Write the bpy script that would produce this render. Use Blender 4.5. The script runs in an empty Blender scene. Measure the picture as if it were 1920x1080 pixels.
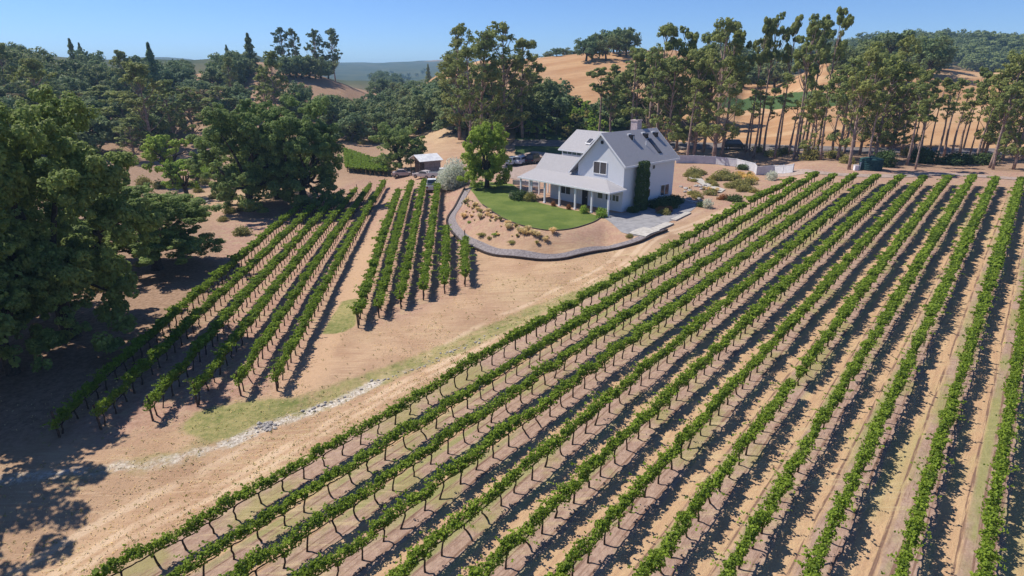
import bpy, bmesh, math, random
import numpy as np
from mathutils import Vector, Matrix

S = bpy.context.scene
COL = S.collection
R_ = math.radians
random.seed(7)
RNG = np.random.default_rng(7)

# ------------------------------------------------------------------ camera, sky, sun, exposure
CAM_H, FPX, PITCH = 20.5, 1100.0, R_(20)
cd = bpy.data.cameras.new('camera'); cam = bpy.data.objects.new('camera', cd); COL.objects.link(cam)
cam.location = (0, 0, CAM_H); cam.rotation_euler = (R_(70), 0, 0)
cd.sensor_width = 36.0; cd.lens = 36.0*FPX/1920; cd.clip_start = 0.5; cd.clip_end = 20000
S.camera = cam
SUN_AZ, SUN_EL = R_(-64), R_(52)            # azimuth clockwise from +Y
w = bpy.data.worlds.new('World'); S.world = w; w.use_nodes = True
nt = w.node_tree; bg = nt.nodes['Background']
sky = nt.nodes.new('ShaderNodeTexSky'); sky.sky_type = 'NISHITA'; sky.sun_disc = False
sky.sun_elevation = SUN_EL; sky.sun_rotation = SUN_AZ; sky.altitude = 100
sky.air_density = 0.8; sky.dust_density = 0.0; sky.ozone_density = 6.0
tn_ = nt.nodes.new('ShaderNodeMix'); tn_.data_type = 'RGBA'; tn_.blend_type = 'MULTIPLY'; tn_.inputs[0].default_value = 1.0
tn_.inputs[7].default_value = (.80, .92, 1.16, 1)
nt.links.new(sky.outputs[0], tn_.inputs[6]); nt.links.new(tn_.outputs[2], bg.inputs[0]); bg.inputs[1].default_value = 0.094
sl = bpy.data.lights.new('sun', 'SUN'); sl.energy = 5.0; sl.angle = R_(0.5); sl.color = (1, .93, .82)
so = bpy.data.objects.new('sun', sl); COL.objects.link(so)
sdir = Vector((math.sin(SUN_AZ)*math.cos(SUN_EL), math.cos(SUN_AZ)*math.cos(SUN_EL), math.sin(SUN_EL)))
so.rotation_euler = sdir.to_track_quat('Z', 'Y').to_euler(); so.location = sdir*200
S.view_settings.view_transform = 'Standard'; S.view_settings.look = 'None'
S.view_settings.exposure = 0.33; S.view_settings.gamma = 1.0
S.render.engine = 'CYCLES'
cy = S.cycles
cy.max_bounces = 6; cy.diffuse_bounces = 3; cy.glossy_bounces = 2; cy.transmission_bounces = 4; cy.transparent_max_bounces = 8
cy.use_adaptive_sampling = True; cy.adaptive_threshold = 0.015
cy.use_denoising = True; cy.denoiser = 'OPENIMAGEDENOISE'; cy.denoising_input_passes = 'RGB_ALBEDO_NORMAL'; cy.denoising_prefilter = 'ACCURATE'

# ------------------------------------------------------------------ the lie of the land
EU = np.array([0.65603, 0.75473]); SLOPE = 0.066065      # direction and rise of the big vineyard's rows
ROWV = [24.7, 22.45, 20.25, 18.0, 15.37, 12.8, 10.25, 7.7, 5.25, 2.82, .2, -2.2, -4.65, -7.1]      # where each row stands, across the rows
def sm(a, b, x): t = np.clip((x-a)/(b-a), 0, 1); return t*t*(3-2*t)
def uv(x, y): return x*EU[0]+y*EU[1], -x*EU[1]+y*EU[0]
def from_uv(u, v): return u*EU[0]-v*EU[1], u*EU[1]+v*EU[0]
def ray(px, py):
    r = (px-960)/FPX; q = (540-py)/FPX
    return np.array([r, math.cos(PITCH)+q*math.sin(PITCH), -math.sin(PITCH)+q*math.cos(PITCH)])
def flat_at(px, py, z):
    d = ray(px, py); t = (z-CAM_H)/d[2]; return d[0]*t, d[1]*t
PAD_Z = 4.4
PADPX = [(893,352),(905,380),(948,412),(1008,430),(1062,431),(1108,419),(1132,410),(1215,436),(1300,398),(1345,385),
         (1400,372),(1450,345),(1420,318),(1330,303),(1150,302),(1000,310),(930,322),(895,335)]
PAD = np.array([flat_at(x, y, PAD_Z) for x, y in PADPX])
def poly_sd(P, x, y):
    """signed distance to polygon P, negative inside"""
    x = np.asarray(x, float); y = np.asarray(y, float)
    d2 = np.full(x.shape, 1e18); ins = np.zeros(x.shape, bool)
    n = len(P)
    for i in range(n):
        ax, ay = P[i]; bx, by = P[(i+1) % n]
        ex, ey = bx-ax, by-ay
        t = np.clip(((x-ax)*ex+(y-ay)*ey)/(ex*ex+ey*ey+1e-12), 0, 1)
        d2 = np.minimum(d2, (x-ax-t*ex)**2+(y-ay-t*ey)**2)
        c = ((ay > y) != (by > y)) & (x < (bx-ax)*(y-ay)/(by-ay+1e-12)+ax)
        ins ^= c
    return np.where(ins, -1, 1)*np.sqrt(d2)
KPX = np.array([-900,-400,0,200,350,480,560,640,720,780,830,900,1000,1100,1250,1340,1400,1460,1540,1700,1850,1950,2300,2900.])
KYA = np.array([110,110,114,138,142,118,128,158,182,170,137,113,109,101,98,112,160,160,125,130,132,125,110,110.])
KRA = np.array([350,350,350,350,350,330,320,300,350,330,270,260,260,260,260,260,260,250,240,240,250,250,250,250.])
KYB = np.array([100,100,102,118,116,104,138,152,152,152,140,130,125,120,125,136,128,126,110,104,108,116,110,100.])
KZ0 = np.array([1,1,1,1,1,1,1,1.5,2,3,4,4.5,5,5.3,5.6,5.8,6,6,6,6,6,6,6,6.])
def ridge_z(y, r):
    q = (540-y)/FPX
    return CAM_H + r*(-math.sin(PITCH)+q*math.cos(PITCH))/(math.cos(PITCH)+q*math.sin(PITCH))
def vnoise(x, y, s, seed=0):
    x = x/s; y = y/s; xi = np.floor(x); yi = np.floor(y); fx = x-xi; fy = y-yi
    fx = fx*fx*(3-2*fx); fy = fy*fy*(3-2*fy)
    def h(a, b):
        t = np.sin(a*127.1+b*311.7+seed*74.7)*43758.5453; return t-np.floor(t)
    return (h(xi,yi)*(1-fx)+h(xi+1,yi)*fx)*(1-fy)+(h(xi,yi+1)*(1-fx)+h(xi+1,yi+1)*fx)*fy
def height(x, y):
    x = np.asarray(x, float); y = np.asarray(y, float)
    u, v = uv(x, y)
    uc = np.where(u > 92, 92+(1-np.exp(-np.maximum(u-92, 0)/12))*4, u)
    zr = SLOPE*np.maximum(uc, -8)
    g = -.01+.05*sm(-28, -9, x)
    zl = .8+g*np.clip(y-38, 0, 55)
    s = sm(25.5, 46, v)
    z = zr*(1-s)+zl*s
    z = z-.25*np.exp(-((v-30+.022*u)/2.2)**2)*sm(75, 45, u)              # the shallow drain beside the track
    sd = poly_sd(PAD, x, y)
    z = z+(PAD_Z-z)*sm(6.0, .2, sd)
    r = np.hypot(x, y)
    px = 960+FPX*1.0642*x/np.maximum(y, .35*np.abs(x)+1e-6)
    px = np.where(y <= 0, np.where(x < 0, -900, 2900), px)
    f = lambda K: np.interp(px, KPX, K)
    rA = f(KRA); zA = ridge_z(f(KYA), rA); zB = ridge_z(f(KYB), 650.); z0 = f(KZ0)
    zC = ridge_z(119-4*np.sin(px/61.)*np.cos(px/170.+1), 3000.)
    zt = np.minimum(zA, zB)-6; zt2 = np.minimum(zB, 30)-10
    p = z0+(zA-z0)*sm(120, 1, np.full_like(r, 0))
    lin = lambda a, b: np.clip((r-a)/(b-a), 0, 1)
    ss = lambda t: t*t*(3-2*t)
    p = z0+(zA-z0)*(.45*lin(140, rA)+.55*ss(lin(140, rA)))
    p = p+(zt-zA)*ss(lin(rA, (rA+650)/2))
    p = p+(zB-zt)*ss(lin((rA+650)/2, 650))
    p = p+(zt2-zB)*ss(lin(650, 1100))
    p = p+(zC-zt2)*ss(lin(1100, 3000))
    p = p-120*ss(lin(3000, 6000))
    p = p+(vnoise(x, y, 40, 3)-.5)*3*ss(lin(130, 260))+(vnoise(x, y, 160, 5)-.5)*16*ss(lin(800, 2000))
    wf = sm(115, 145, r)
    return z*(1-wf)+p*wf+(vnoise(x, y, 5, 1)-.5)*.10*(1-wf)*sm(-1, 3, sd)
def hz(x, y): return float(height(np.array([x]), np.array([y]))[0])
_T = np.concatenate([np.linspace(10, 160, 900), np.geomspace(160.5, 5000, 900)])
def at(px, py):
    """the point of the ground that a line of sight through this pixel of the photograph meets"""
    d = ray(px, py); d = d/np.hypot(d[0], d[1])
    zz = height(d[0]*_T, d[1]*_T)-(CAM_H+d[2]*_T)
    k = np.argmax(zz > 0)
    if zz[k] <= 0: k = len(_T)-1
    a, b = _T[max(k-1, 0)], _T[k]
    za, zb = zz[max(k-1, 0)], zz[k]
    t = a+(b-a)*(-za)/(zb-za) if zb != za else a
    return float(d[0]*t), float(d[1]*t)
def at_dist(px, dist):
    a = math.atan((px-960)/(FPX*1.0642)); return dist*math.sin(a), dist*math.cos(a)
def top_z(x, y, py):
    q = (540-py)/FPX; r = math.hypot(x, y)
    d = ray(960, py)
    return CAM_H + y*d[2]/d[1]
def P(*pts): return np.array([at(a, b) for a, b in pts])

# ------------------------------------------------------------------ material helpers
def mat(name, build=None, color=(.5,.5,.5), rough=.8, spec=.2, metal=0.):
    m = bpy.data.materials.new(name); m.use_nodes = True
    n = m.node_tree.nodes; b = n['Principled BSDF']
    b.inputs['Base Color'].default_value = (*color, 1); b.inputs['Roughness'].default_value = rough
    b.inputs['Specular IOR Level'].default_value = spec; b.inputs['Metallic'].default_value = metal
    if build: build(N(m.node_tree), b)
    return m
class N:
    """small node helper"""
    def __init__(s, t): s.t = t; s.n = t.nodes; s.l = t.links
    def put(s, v, sock):
        if hasattr(v, 'is_output') or isinstance(v, bpy.types.NodeSocket): s.l.new(v, sock)
        elif isinstance(v, (tuple, list)) and len(v) == 3 and sock.type == 'RGBA': sock.default_value = (*v, 1)
        else: sock.default_value = v
    def math(s, op, a, b=0., c=None, clamp=False):
        x = s.n.new('ShaderNodeMath'); x.operation = op; x.use_clamp = clamp
        s.put(a, x.inputs[0]); s.put(b, x.inputs[1])
        if c is not None: s.put(c, x.inputs[2])
        return x.outputs[0]
    def mix(s, f, a, b, mode='MIX'):
        x = s.n.new('ShaderNodeMix'); x.data_type = 'RGBA'; x.blend_type = mode
        s.put(f, x.inputs[0]); s.put(a, x.inputs[6]); s.put(b, x.inputs[7]); return x.outputs[2]
    def noise(s, scale, detail=4, vec=None, rough=.55):
        x = s.n.new('ShaderNodeTexNoise'); x.inputs['Scale'].default_value = scale; x.inputs['Detail'].default_value = detail
        x.inputs['Roughness'].default_value = rough
        if vec is not None: s.l.new(vec, x.inputs['Vector'])
        return x.outputs['Fac']
    def ramp(s, f, a, b):
        x = s.n.new('ShaderNodeMapRange'); x.interpolation_type = 'SMOOTHSTEP'
        s.put(f, x.inputs[0]); x.inputs[1].default_value = a; x.inputs[2].default_value = b; return x.outputs[0]
    def attr(s, name, out='Fac'):
        x = s.n.new('ShaderNodeAttribute'); x.attribute_name = name; return x.outputs[out]
    def pos(s): return s.n.new('ShaderNodeNewGeometry').outputs['Position']
    def obj(s): return s.n.new('ShaderNodeTexCoord').outputs['Object']
    def map(s, vec, rot=(0,0,0), scale=(1,1,1), loc=(0,0,0)):
        x = s.n.new('ShaderNodeMapping'); s.l.new(vec, x.inputs[0])
        x.inputs[1].default_value = loc; x.inputs[2].default_value = rot; x.inputs[3].default_value = scale; return x.outputs[0]
    def bump(s, h, strength, dist, b):
        x = s.n.new('ShaderNodeBump'); x.inputs['Strength'].default_value = strength; x.inputs['Distance'].default_value = dist
        s.l.new(h, x.inputs['Height']); s.l.new(x.outputs[0], b.inputs['Normal'])
def leaf_mat(name, col, var=.35, trans=.3, hue=(1.25,1.05,.7), kind_var=.5):
    """leaves: a tint per clump and per leaf (its own colour, not its shade), a little light through them"""
    m = bpy.data.materials.new(name); m.use_nodes = True
    k = N(m.node_tree); b = k.n['Principled BSDF']
    a = k.attr('tint')
    c1 = tuple(x*(1-var) for x in col); c2 = tuple(min(1, x*(1+var)*h) for x, h in zip(col, hue))
    c = k.mix(a, c1, c2)
    oi = k.n.new('ShaderNodeObjectInfo')
    r_ = oi.outputs['Random']
    c = k.mix(k.math('MULTIPLY', k.ramp(r_, .45, 1.), .75*kind_var), c, tuple(x*y for x, y in zip(col, (1.55, 1.12, .8))))
    c = k.mix(k.math('MULTIPLY', k.ramp(r_, .4, .0), .6*kind_var), c, tuple(x*y for x, y in zip(col, (.72, .85, .95))))
    k.put(c, b.inputs['Base Color']); b.inputs['Roughness'].default_value = .65; b.inputs['Specular IOR Level'].default_value = .15
    t = k.n.new('ShaderNodeBsdfTranslucent'); k.put(k.mix(.5, c, tuple(min(1, x*2) for x in col)), t.inputs[0])
    mx = k.n.new('ShaderNodeMixShader'); mx.inputs[0].default_value = trans
    k.l.new(b.outputs[0], mx.inputs[1]); k.l.new(t.outputs[0], mx.inputs[2])
    k.l.new(mx.outputs[0], k.n['Material Output'].inputs[0])
    return m
def speck(c1, c2, scale, bump=0., rough=.85):
    def f(k, b):
        n = k.noise(scale, 5, k.obj())
        k.put(k.mix(k.ramp(n, .3, .7), c1, c2), b.inputs['Base Color']); b.inputs['Roughness'].default_value = rough
        if bump: k.bump(n, .6, bump, b)
    return f

# ------------------------------------------------------------------ mesh helpers
def mesh_np(name, verts, faces4, mats, mi=None, tint=None, smooth=False):
    """verts n x 3, faces m x 4 (or m x 3)"""
    verts = np.asarray(verts, np.float32); faces4 = np.asarray(faces4, np.int32)
    me = bpy.data.meshes.new(name); k = faces4.shape[1]; nf = len(faces4)
    me.vertices.add(len(verts)); me.vertices.foreach_set('co', verts.ravel())
    me.loops.add(nf*k); me.loops.foreach_set('vertex_index', faces4.ravel())
    me.polygons.add(nf); me.polygons.foreach_set('loop_start', np.arange(0, nf*k, k, dtype=np.int32))
    me.polygons.foreach_set('loop_total', np.full(nf, k, np.int32))
    if mi is not None: me.polygons.foreach_set('material_index', np.asarray(mi, np.int32))
    me.polygons.foreach_set('use_smooth', np.full(nf, smooth))
    for m in (mats if isinstance(mats, (list, tuple)) else [mats]): me.materials.append(m)
    if tint is not None:
        at_ = me.attributes.new('tint', 'FLOAT', 'FACE'); at_.data.foreach_set('value', np.asarray(tint, np.float32))
    me.update(calc_edges=True)
    return me
def link(name, me, parent=None, loc=None, rotz=None, scale=None):
    o = bpy.data.objects.new(name, me); COL.objects.link(o)
    if parent is not None: o.parent = parent
    if loc is not None: o.location = loc
    if rotz is not None: o.rotation_euler = (0, 0, rotz)
    if scale is not None: o.scale = scale if isinstance(scale, (tuple, list)) else (scale,)*3
    return o
def tag(o, label=None, cat=None, group=None, kind=None):
    if label: o['label'] = label
    if cat: o['category'] = cat
    if group: o['group'] = group
    if kind: o['kind'] = kind
    return o
def thing(name, label, cat, loc=(0,0,0), rotz=0., group=None, scale=None):
    o = link(name, None, None, loc, rotz, scale); o.empty_display_size = .3
    return tag(o, label, cat, group)
class MB:
    """collects boxes, slabs and tubes into one mesh"""
    def __init__(s): s.v = []; s.f = []
    def add(s, v, f):
        o = len(s.v); s.v += [tuple(map(float, p)) for p in v]; s.f += [tuple(i+o for i in q) for q in f]; return s
    def box(s, a, b):
        x0,y0,z0 = a; x1,y1,z1 = b
        return s.add([(x0,y0,z0),(x1,y0,z0),(x1,y1,z0),(x0,y1,z0),(x0,y0,z1),(x1,y0,z1),(x1,y1,z1),(x0,y1,z1)],
                     [(0,3,2,1),(4,5,6,7),(0,1,5,4),(1,2,6,5),(2,3,7,6),(3,0,4,7)])
    def prism(s, pts, d):
        """polygon pts (3-D) swept by vector d"""
        n = len(pts); d = Vector(d); q = [Vector(p) for p in pts]
        return s.add(q+[p+d for p in q], [tuple(range(n))[::-1], tuple(range(n, 2*n))]+[(i, (i+1) % n, n+(i+1) % n, n+i) for i in range(n)])
    def tube(s, pts, rad, k=6, cap=True):
        pts = [Vector(p) for p in pts]; rad = rad if hasattr(rad, '__len__') else [rad]*len(pts); V = []; F = []
        up = Vector((.3, .2, 1))
        for i, p in enumerate(pts):
            t = (pts[min(i+1, len(pts)-1)]-pts[max(i-1, 0)]).normalized()
            a = t.cross(up if abs(t.dot(up.normalized())) < .95 else Vector((1, 0, 0))).normalized(); b = t.cross(a)
            for j in range(k):
                g = 2*math.pi*j/k; V.append(p+(a*math.cos(g)+b*math.sin(g))*rad[i])
        for i in range(len(pts)-1):
            for j in range(k): F.append((i*k+j, i*k+(j+1) % k, (i+1)*k+(j+1) % k, (i+1)*k+j))
        if cap: F += [tuple(range(k))[::-1], tuple(range((len(pts)-1)*k, len(pts)*k))]
        return s.add(V, F)
    def lathe(s, prof, k=20, c=(0,0,0)):
        V = [(c[0]+r*math.cos(2*math.pi*j/k), c[1]+r*math.sin(2*math.pi*j/k), c[2]+z) for r, z in prof for j in range(k)]
        F = [(i*k+j, i*k+(j+1) % k, (i+1)*k+(j+1) % k, (i+1)*k+j) for i in range(len(prof)-1) for j in range(k)]
        F += [tuple(range(k))[::-1], tuple(range((len(prof)-1)*k, len(prof)*k))]
        return s.add(V, F)
    def mesh(s, name, m, smooth=False, bevel=0.):
        me = bpy.data.meshes.new(name); me.from_pydata(s.v, [], s.f); me.materials.append(m)
        if bevel:
            bm = bmesh.new(); bm.from_mesh(me)
            bmesh.ops.bevel(bm, geom=[e for e in bm.edges if len(e.link_faces) == 2 and e.calc_face_angle(0) > .5], offset=bevel, segments=2, affect='EDGES', clamp_overlap=True)
            bm.to_mesh(me); bm.free()
        if smooth: me.polygons.foreach_set('use_smooth', [True]*len(me.polygons))
        me.update(); return me
    def build(s, name, m, parent=None, **k):
        sk = {a: k.pop(a) for a in ('smooth', 'bevel') if a in k}
        return link(name, s.mesh(name, m, **sk), parent, **k)
def unit(n, rng):
    a = rng.normal(size=(n, 3)); return a/np.linalg.norm(a, axis=1)[:, None]
def leaves(centers, sizes, rng, up=.35, aspect=.62, out=None, outw=.6):
    """kite-shaped, slightly folded leaves: verts, faces"""
    n = len(centers); nrm = unit(n, rng)
    if out is not None: nrm = nrm+out*outw
    nrm[:, 2] += up; nrm /= np.linalg.norm(nrm, axis=1)[:, None]+1e-9
    t = np.cross(nrm, unit(n, rng)); t /= np.linalg.norm(t, axis=1)[:, None]+1e-9
    b = np.cross(nrm, t); L = sizes[:, None]*.5; W = L*aspect
    v = np.stack([centers-t*L, centers+b*W-nrm*W*.35+t*L*.1, centers+t*L, centers-b*W-nrm*W*.35+t*L*.1], 1).reshape(-1, 3)
    return v, np.arange(4*n).reshape(-1, 4)
def clump_cloud(cc, cr, n, rng, squash=.75, fill=.35):
    """n points spread in clumps (centres cc, radii cr): points, outward direction, clump tint"""
    w_ = cr**2; k = rng.choice(len(cc), n, p=w_/w_.sum())
    d = unit(n, rng); rr = np.where(rng.random(n) < fill, rng.random(n)**.5, .75+.3*rng.random(n))
    p = d*rr[:, None]*cr[k][:, None]; p[:, 2] *= squash
    ct = rng.random(len(cc))
    return cc[k]+p, d, np.clip(ct[k]*.6+rng.random(n)*.4, 0, 1)

# ------------------------------------------------------------------ ground
def soil(k, b):
    p = k.pos()
    fine = k.noise(3.2, 7, p, .65); mid = k.noise(.33, 5, p); big = k.noise(.06, 3, p)
    grit = k.noise(14, 3, p, .7)
    tan = k.mix(k.ramp(mid, .3, .7), (.355,.225,.145), (.455,.31,.20))
    tan = k.mix(k.math('MULTIPLY', k.ramp(big, .45, .7), .5), tan, (.46,.35,.21))
    drag = k.map(p, rot=(0, 0, -.72), scale=(.10, 1.5, 1)); st1 = k.noise(1.6, 6, drag, .7); st2 = k.noise(5, 5, drag, .65)
    tan = k.mix(k.math('MULTIPLY', k.ramp(st1, .50, .66), .6), tan, (.33,.20,.125))
    tan = k.mix(k.math('MULTIPLY', k.ramp(st2, .54, .68), .55), tan, (.57,.42,.28))
    tan = k.mix(k.math('MULTIPLY', k.ramp(k.noise(.7, 8, p, .8), .54, .66), .5), tan, (.30,.20,.13))
    # vineyard rows: litter under the vines, bare soil and weeds between them
    m = k.map(p, rot=(0, 0, -math.atan2(EU[1], EU[0])))
    sp = k.n.new('ShaderNodeSeparateXYZ'); k.l.new(m, sp.inputs[0]); v = sp.outputs[1]
    kk = k.attr('rowk')
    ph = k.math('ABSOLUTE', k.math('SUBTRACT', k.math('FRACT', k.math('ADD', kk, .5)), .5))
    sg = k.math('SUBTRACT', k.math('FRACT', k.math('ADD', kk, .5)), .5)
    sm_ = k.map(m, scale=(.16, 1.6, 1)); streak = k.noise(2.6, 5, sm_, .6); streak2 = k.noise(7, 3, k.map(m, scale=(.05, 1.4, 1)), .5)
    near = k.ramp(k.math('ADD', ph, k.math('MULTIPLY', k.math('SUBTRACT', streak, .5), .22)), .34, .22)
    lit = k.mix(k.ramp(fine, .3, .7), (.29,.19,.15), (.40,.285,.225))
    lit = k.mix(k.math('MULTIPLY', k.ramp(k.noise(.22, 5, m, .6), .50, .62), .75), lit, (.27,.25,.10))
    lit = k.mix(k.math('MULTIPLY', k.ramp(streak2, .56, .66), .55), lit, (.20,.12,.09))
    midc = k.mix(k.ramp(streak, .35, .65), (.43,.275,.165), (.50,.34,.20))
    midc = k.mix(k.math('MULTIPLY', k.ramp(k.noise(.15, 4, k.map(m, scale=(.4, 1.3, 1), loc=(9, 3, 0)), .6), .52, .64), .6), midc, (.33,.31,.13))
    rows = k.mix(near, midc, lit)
    wob = k.math('ADD', sg, k.math('MULTIPLY', k.math('SUBTRACT', streak, .5), .06))
    def band(c_, w_): return k.ramp(k.math('ABSOLUTE', k.math('SUBTRACT', wob, c_)), w_, w_*.35)
    gpat = k.ramp(k.noise(.09, 5, k.map(m, scale=(1, 2.2, 1)), .65), .44, .58)
    rows = k.mix(k.math('MULTIPLY', k.math('MULTIPLY', band(-.20, .13), gpat), .85), rows, k.mix(fine, (.20,.205,.075), (.31,.30,.13)))
    rows = k.mix(k.math('MULTIPLY', k.math('MULTIPLY', band(.30, .10), k.ramp(k.noise(.11, 4, k.map(m, loc=(40, 7, 0)), .6), .48, .6)), .7), rows, (.33,.31,.16))
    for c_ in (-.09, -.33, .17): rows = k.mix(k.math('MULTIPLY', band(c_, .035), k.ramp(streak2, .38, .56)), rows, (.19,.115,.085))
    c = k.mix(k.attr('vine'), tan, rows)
    for o_, w_ in ((28.0, .28), (29.7, .28), (27.2, .2)):
        ln = k.math('ABSOLUTE', k.math('SUBTRACT', k.math('ADD', v, k.math('MULTIPLY', k.math('SUBTRACT', k.noise(.05, 2, p), .5), 5.)), o_))
        c = k.mix(k.math('MULTIPLY', k.ramp(k.math('ADD', ln, k.math('MULTIPLY', k.math('SUBTRACT', fine, .5), .35)), w_+.12, w_-.12), k.ramp(mid, .3, .6)), c, (.53,.39,.27))
    straw = k.math('MULTIPLY', k.ramp(k.noise(2.2, 8, drag, .8), .5, .62), k.ramp(k.noise(.12, 3, p), .42, .6))
    c = k.mix(k.math('MULTIPLY', straw, .6), c, (.50,.40,.235))
    # other zones
    c = k.mix(k.math('MULTIPLY', k.attr('track'), k.ramp(k.math('ADD', mid, k.math('MULTIPLY', k.attr('track'), .4)), .45, .75)), c, k.mix(fine, (.42,.27,.165), (.54,.37,.24)))
    pink = k.mix(k.ramp(fine, .3, .7), (.30,.175,.13), (.42,.27,.21))
    pink = k.mix(k.math('MULTIPLY', k.ramp(k.noise(.8, 8, p, .75), .46, .62), .6), pink, (.40,.31,.19))
    pink = k.mix(k.math('MULTIPLY', k.ramp(k.noise(2.4, 6, p, .75), .55, .66), .5), pink, (.20,.13,.09))
    c = k.mix(k.attr('pink'), c, pink)
    gold = k.mix(k.ramp(k.noise(.05, 5, k.map(p, scale=(1, 2.5, 1)), .6), .35, .65), (.37,.205,.105), (.46,.285,.155))
    gold = k.mix(k.math('MULTIPLY', k.ramp(k.noise(.35, 7, k.map(p, scale=(.5, 1.6, 1)), .75), .5, .66), .45), gold, (.27,.16,.085))
    gold = k.mix(k.math('MULTIPLY', k.ramp(k.noise(.03, 3, k.map(p, scale=(.15, 3., 1))), .56, .64), .5), gold, (.56,.40,.24))
    c = k.mix(k.attr('gold'), c, gold)
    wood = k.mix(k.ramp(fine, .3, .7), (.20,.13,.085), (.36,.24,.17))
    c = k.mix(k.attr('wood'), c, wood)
    far = k.mix(k.ramp(k.noise(.02, 5, p, .65), .38, .6), (.035,.055,.028), (.075,.085,.04))
    far = k.mix(k.ramp(k.noise(.0025, 3, p), .6, .7), far, (.30,.19,.09))
    c = k.mix(k.attr('far'), c, far)
    gr = k.mix(k.ramp(k.math('ADD', k.math('MULTIPLY', fine, .6), k.math('MULTIPLY', mid, .4)), .35, .65), (.15,.17,.055), (.34,.29,.13))
    gm = k.math('MULTIPLY', k.attr('weeds'), k.ramp(k.math('ADD', k.math('MULTIPLY', k.noise(1.1, 6, p, .7), .5), k.math('MULTIPLY', k.attr('weeds'), .38)), .46, .70))
    c = k.mix(gm, c, gr)
    cr = k.mix(k.ramp(fine, .35, .65), (.045,.085,.03), (.08,.125,.04))
    c = k.mix(k.ramp(k.math('ADD', k.attr('crop'), k.math('MULTIPLY', k.math('SUBTRACT', k.noise(.25, 5, p), .5), .6)), .35, .6), c, cr)
    wash = k.mix(k.ramp(k.noise(5, 5, p, .7), .35, .65), (.30,.25,.20), (.66,.61,.54))
    wm = k.math('MULTIPLY', k.attr('wash'), k.ramp(k.math('ADD', k.noise(.9, 6, p, .7), k.math('MULTIPLY', k.attr('wash'), .32)), .58, .82))
    c = k.mix(wm, c, wash)
    # clods, tracks
    c = k.mix(k.math('MULTIPLY', k.ramp(grit, .60, .72), .35), c, (.16,.105,.07))
    c = k.mix(k.math('MULTIPLY', k.ramp(k.noise(1.2, 6, p, .75), .60, .72), .4), c, (.24,.16,.10))
    k.put(c, b.inputs['Base Color']); b.inputs['Roughness'].default_value = .95; b.inputs['Specular IOR Level'].default_value = .1
    k.bump(k.math('ADD', k.math('MULTIPLY', fine, .7), k.math('MULTIPLY', grit, .3)), .8, .12, b)
M = {}
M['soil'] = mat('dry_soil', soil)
def axis(a, b, st, lo, hi, gl, gh):
    c = list(np.arange(a, b+st/2, st)); s = st; x = a; left = []
    while x > lo: s *= gl; x -= s; left.append(x)
    s = st; x = b; right = []
    while x < hi: s *= gh; x += s; right.append(x)
    return np.array(left[::-1]+c+right)
GX = axis(-75, 115, .5, -4500, 4500, 1.045, 1.045); GY = axis(4, 128, .5, -60, 6000, 1.25, 1.03)
XX, YY = np.meshgrid(GX, GY); nx, ny = len(GX), len(GY)
ZZ = height(XX, YY)
gv = np.stack([XX, YY, ZZ], -1).reshape(-1, 3)
ii = np.arange(nx*ny).reshape(ny, nx)
gf = np.stack([ii[:-1,:-1], ii[:-1,1:], ii[1:,1:], ii[1:,:-1]], -1).reshape(-1, 4)
gm = mesh_np('ground', gv, gf, M['soil'], smooth=True)
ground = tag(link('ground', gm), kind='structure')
X, Y = gv[:, 0], gv[:, 1]; U, V = uv(X, Y); RR = np.hypot(X, Y); PXX = 960+FPX*1.0642*X/np.maximum(Y, 1)
def zone(name, val):
    a = gm.attributes.new(name, 'FLOAT', 'POINT'); a.data.foreach_set('value', np.asarray(val, np.float32))
def soft(poly, edge=1.0): return sm(edge, -edge, poly_sd(poly, X, Y))
def line_mask(pts, wd):
    d = np.full(X.shape, 1e9)
    for (ax, ay), (bx, by) in zip(pts[:-1], pts[1:]):
        ex, ey = bx-ax, by-ay; t = np.clip(((X-ax)*ex+(Y-ay)*ey)/(ex*ex+ey*ey), 0, 1)
        d = np.minimum(d, np.hypot(X-ax-t*ex, Y-ay-t*ey))
    return sm(wd*1.4, wd*.4, d)
rowend = lambda v: 90.3+(24.7-v)*.57
zone('vine', sm(26.2, 25.5, V)*sm(-20, -14, V)*sm(rowend(V)+1.5, rowend(V)-.5, U))
zone('pink', np.clip(soft(P((500,745),(560,690),(725,345),(690,335),(400,400),(300,560),(60,800),(200,830)), 2)
     + soft(P((668,618),(745,352),(835,345),(880,450),(900,530),(760,600)), 1.5)*.8
     + soft(P((1260,420),(1400,372),(1480,335),(1920,342),(1920,325),(1480,322)), 1)*.7
     + soft(P((900,365),(850,420),(945,465),(1120,465),(1200,440),(1130,412),(1060,432),(950,412)), .8)*.6
     + sm(60, 84, Y)*sm(150, 110, RR)*sm(600, 700, PXX)*.8, 0, 1))
rv = np.array(ROWV[::-1]); zone('rowk', np.interp(V, rv, np.arange(len(ROWV)-1, -1, -1.)))
goldm = sm(138, 146, RR)*sm(560, 400, RR)*sm(960, 1060, PXX)
goldm = np.maximum(goldm, sm(170, 240, RR)*sm(600, 450, RR))
zone('gold', goldm)
zone('far', np.clip(sm(420, 620, RR), 0, 1))
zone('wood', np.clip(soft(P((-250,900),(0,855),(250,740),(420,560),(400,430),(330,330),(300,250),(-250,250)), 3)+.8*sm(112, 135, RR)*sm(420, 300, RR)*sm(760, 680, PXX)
     + .9*soft(P((1280,296),(1400,286),(1920,292),(1920,322),(1700,316),(1480,306),(1310,294)), 3), 0, 1))  # last strip: eucalypt litter, with the trees' ground shade painted into its dark tone
zone('track', line_mask(P((500,790),(560,720),(640,580),(700,460),(735,375),(745,345),(790,335)), 1.6))
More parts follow.
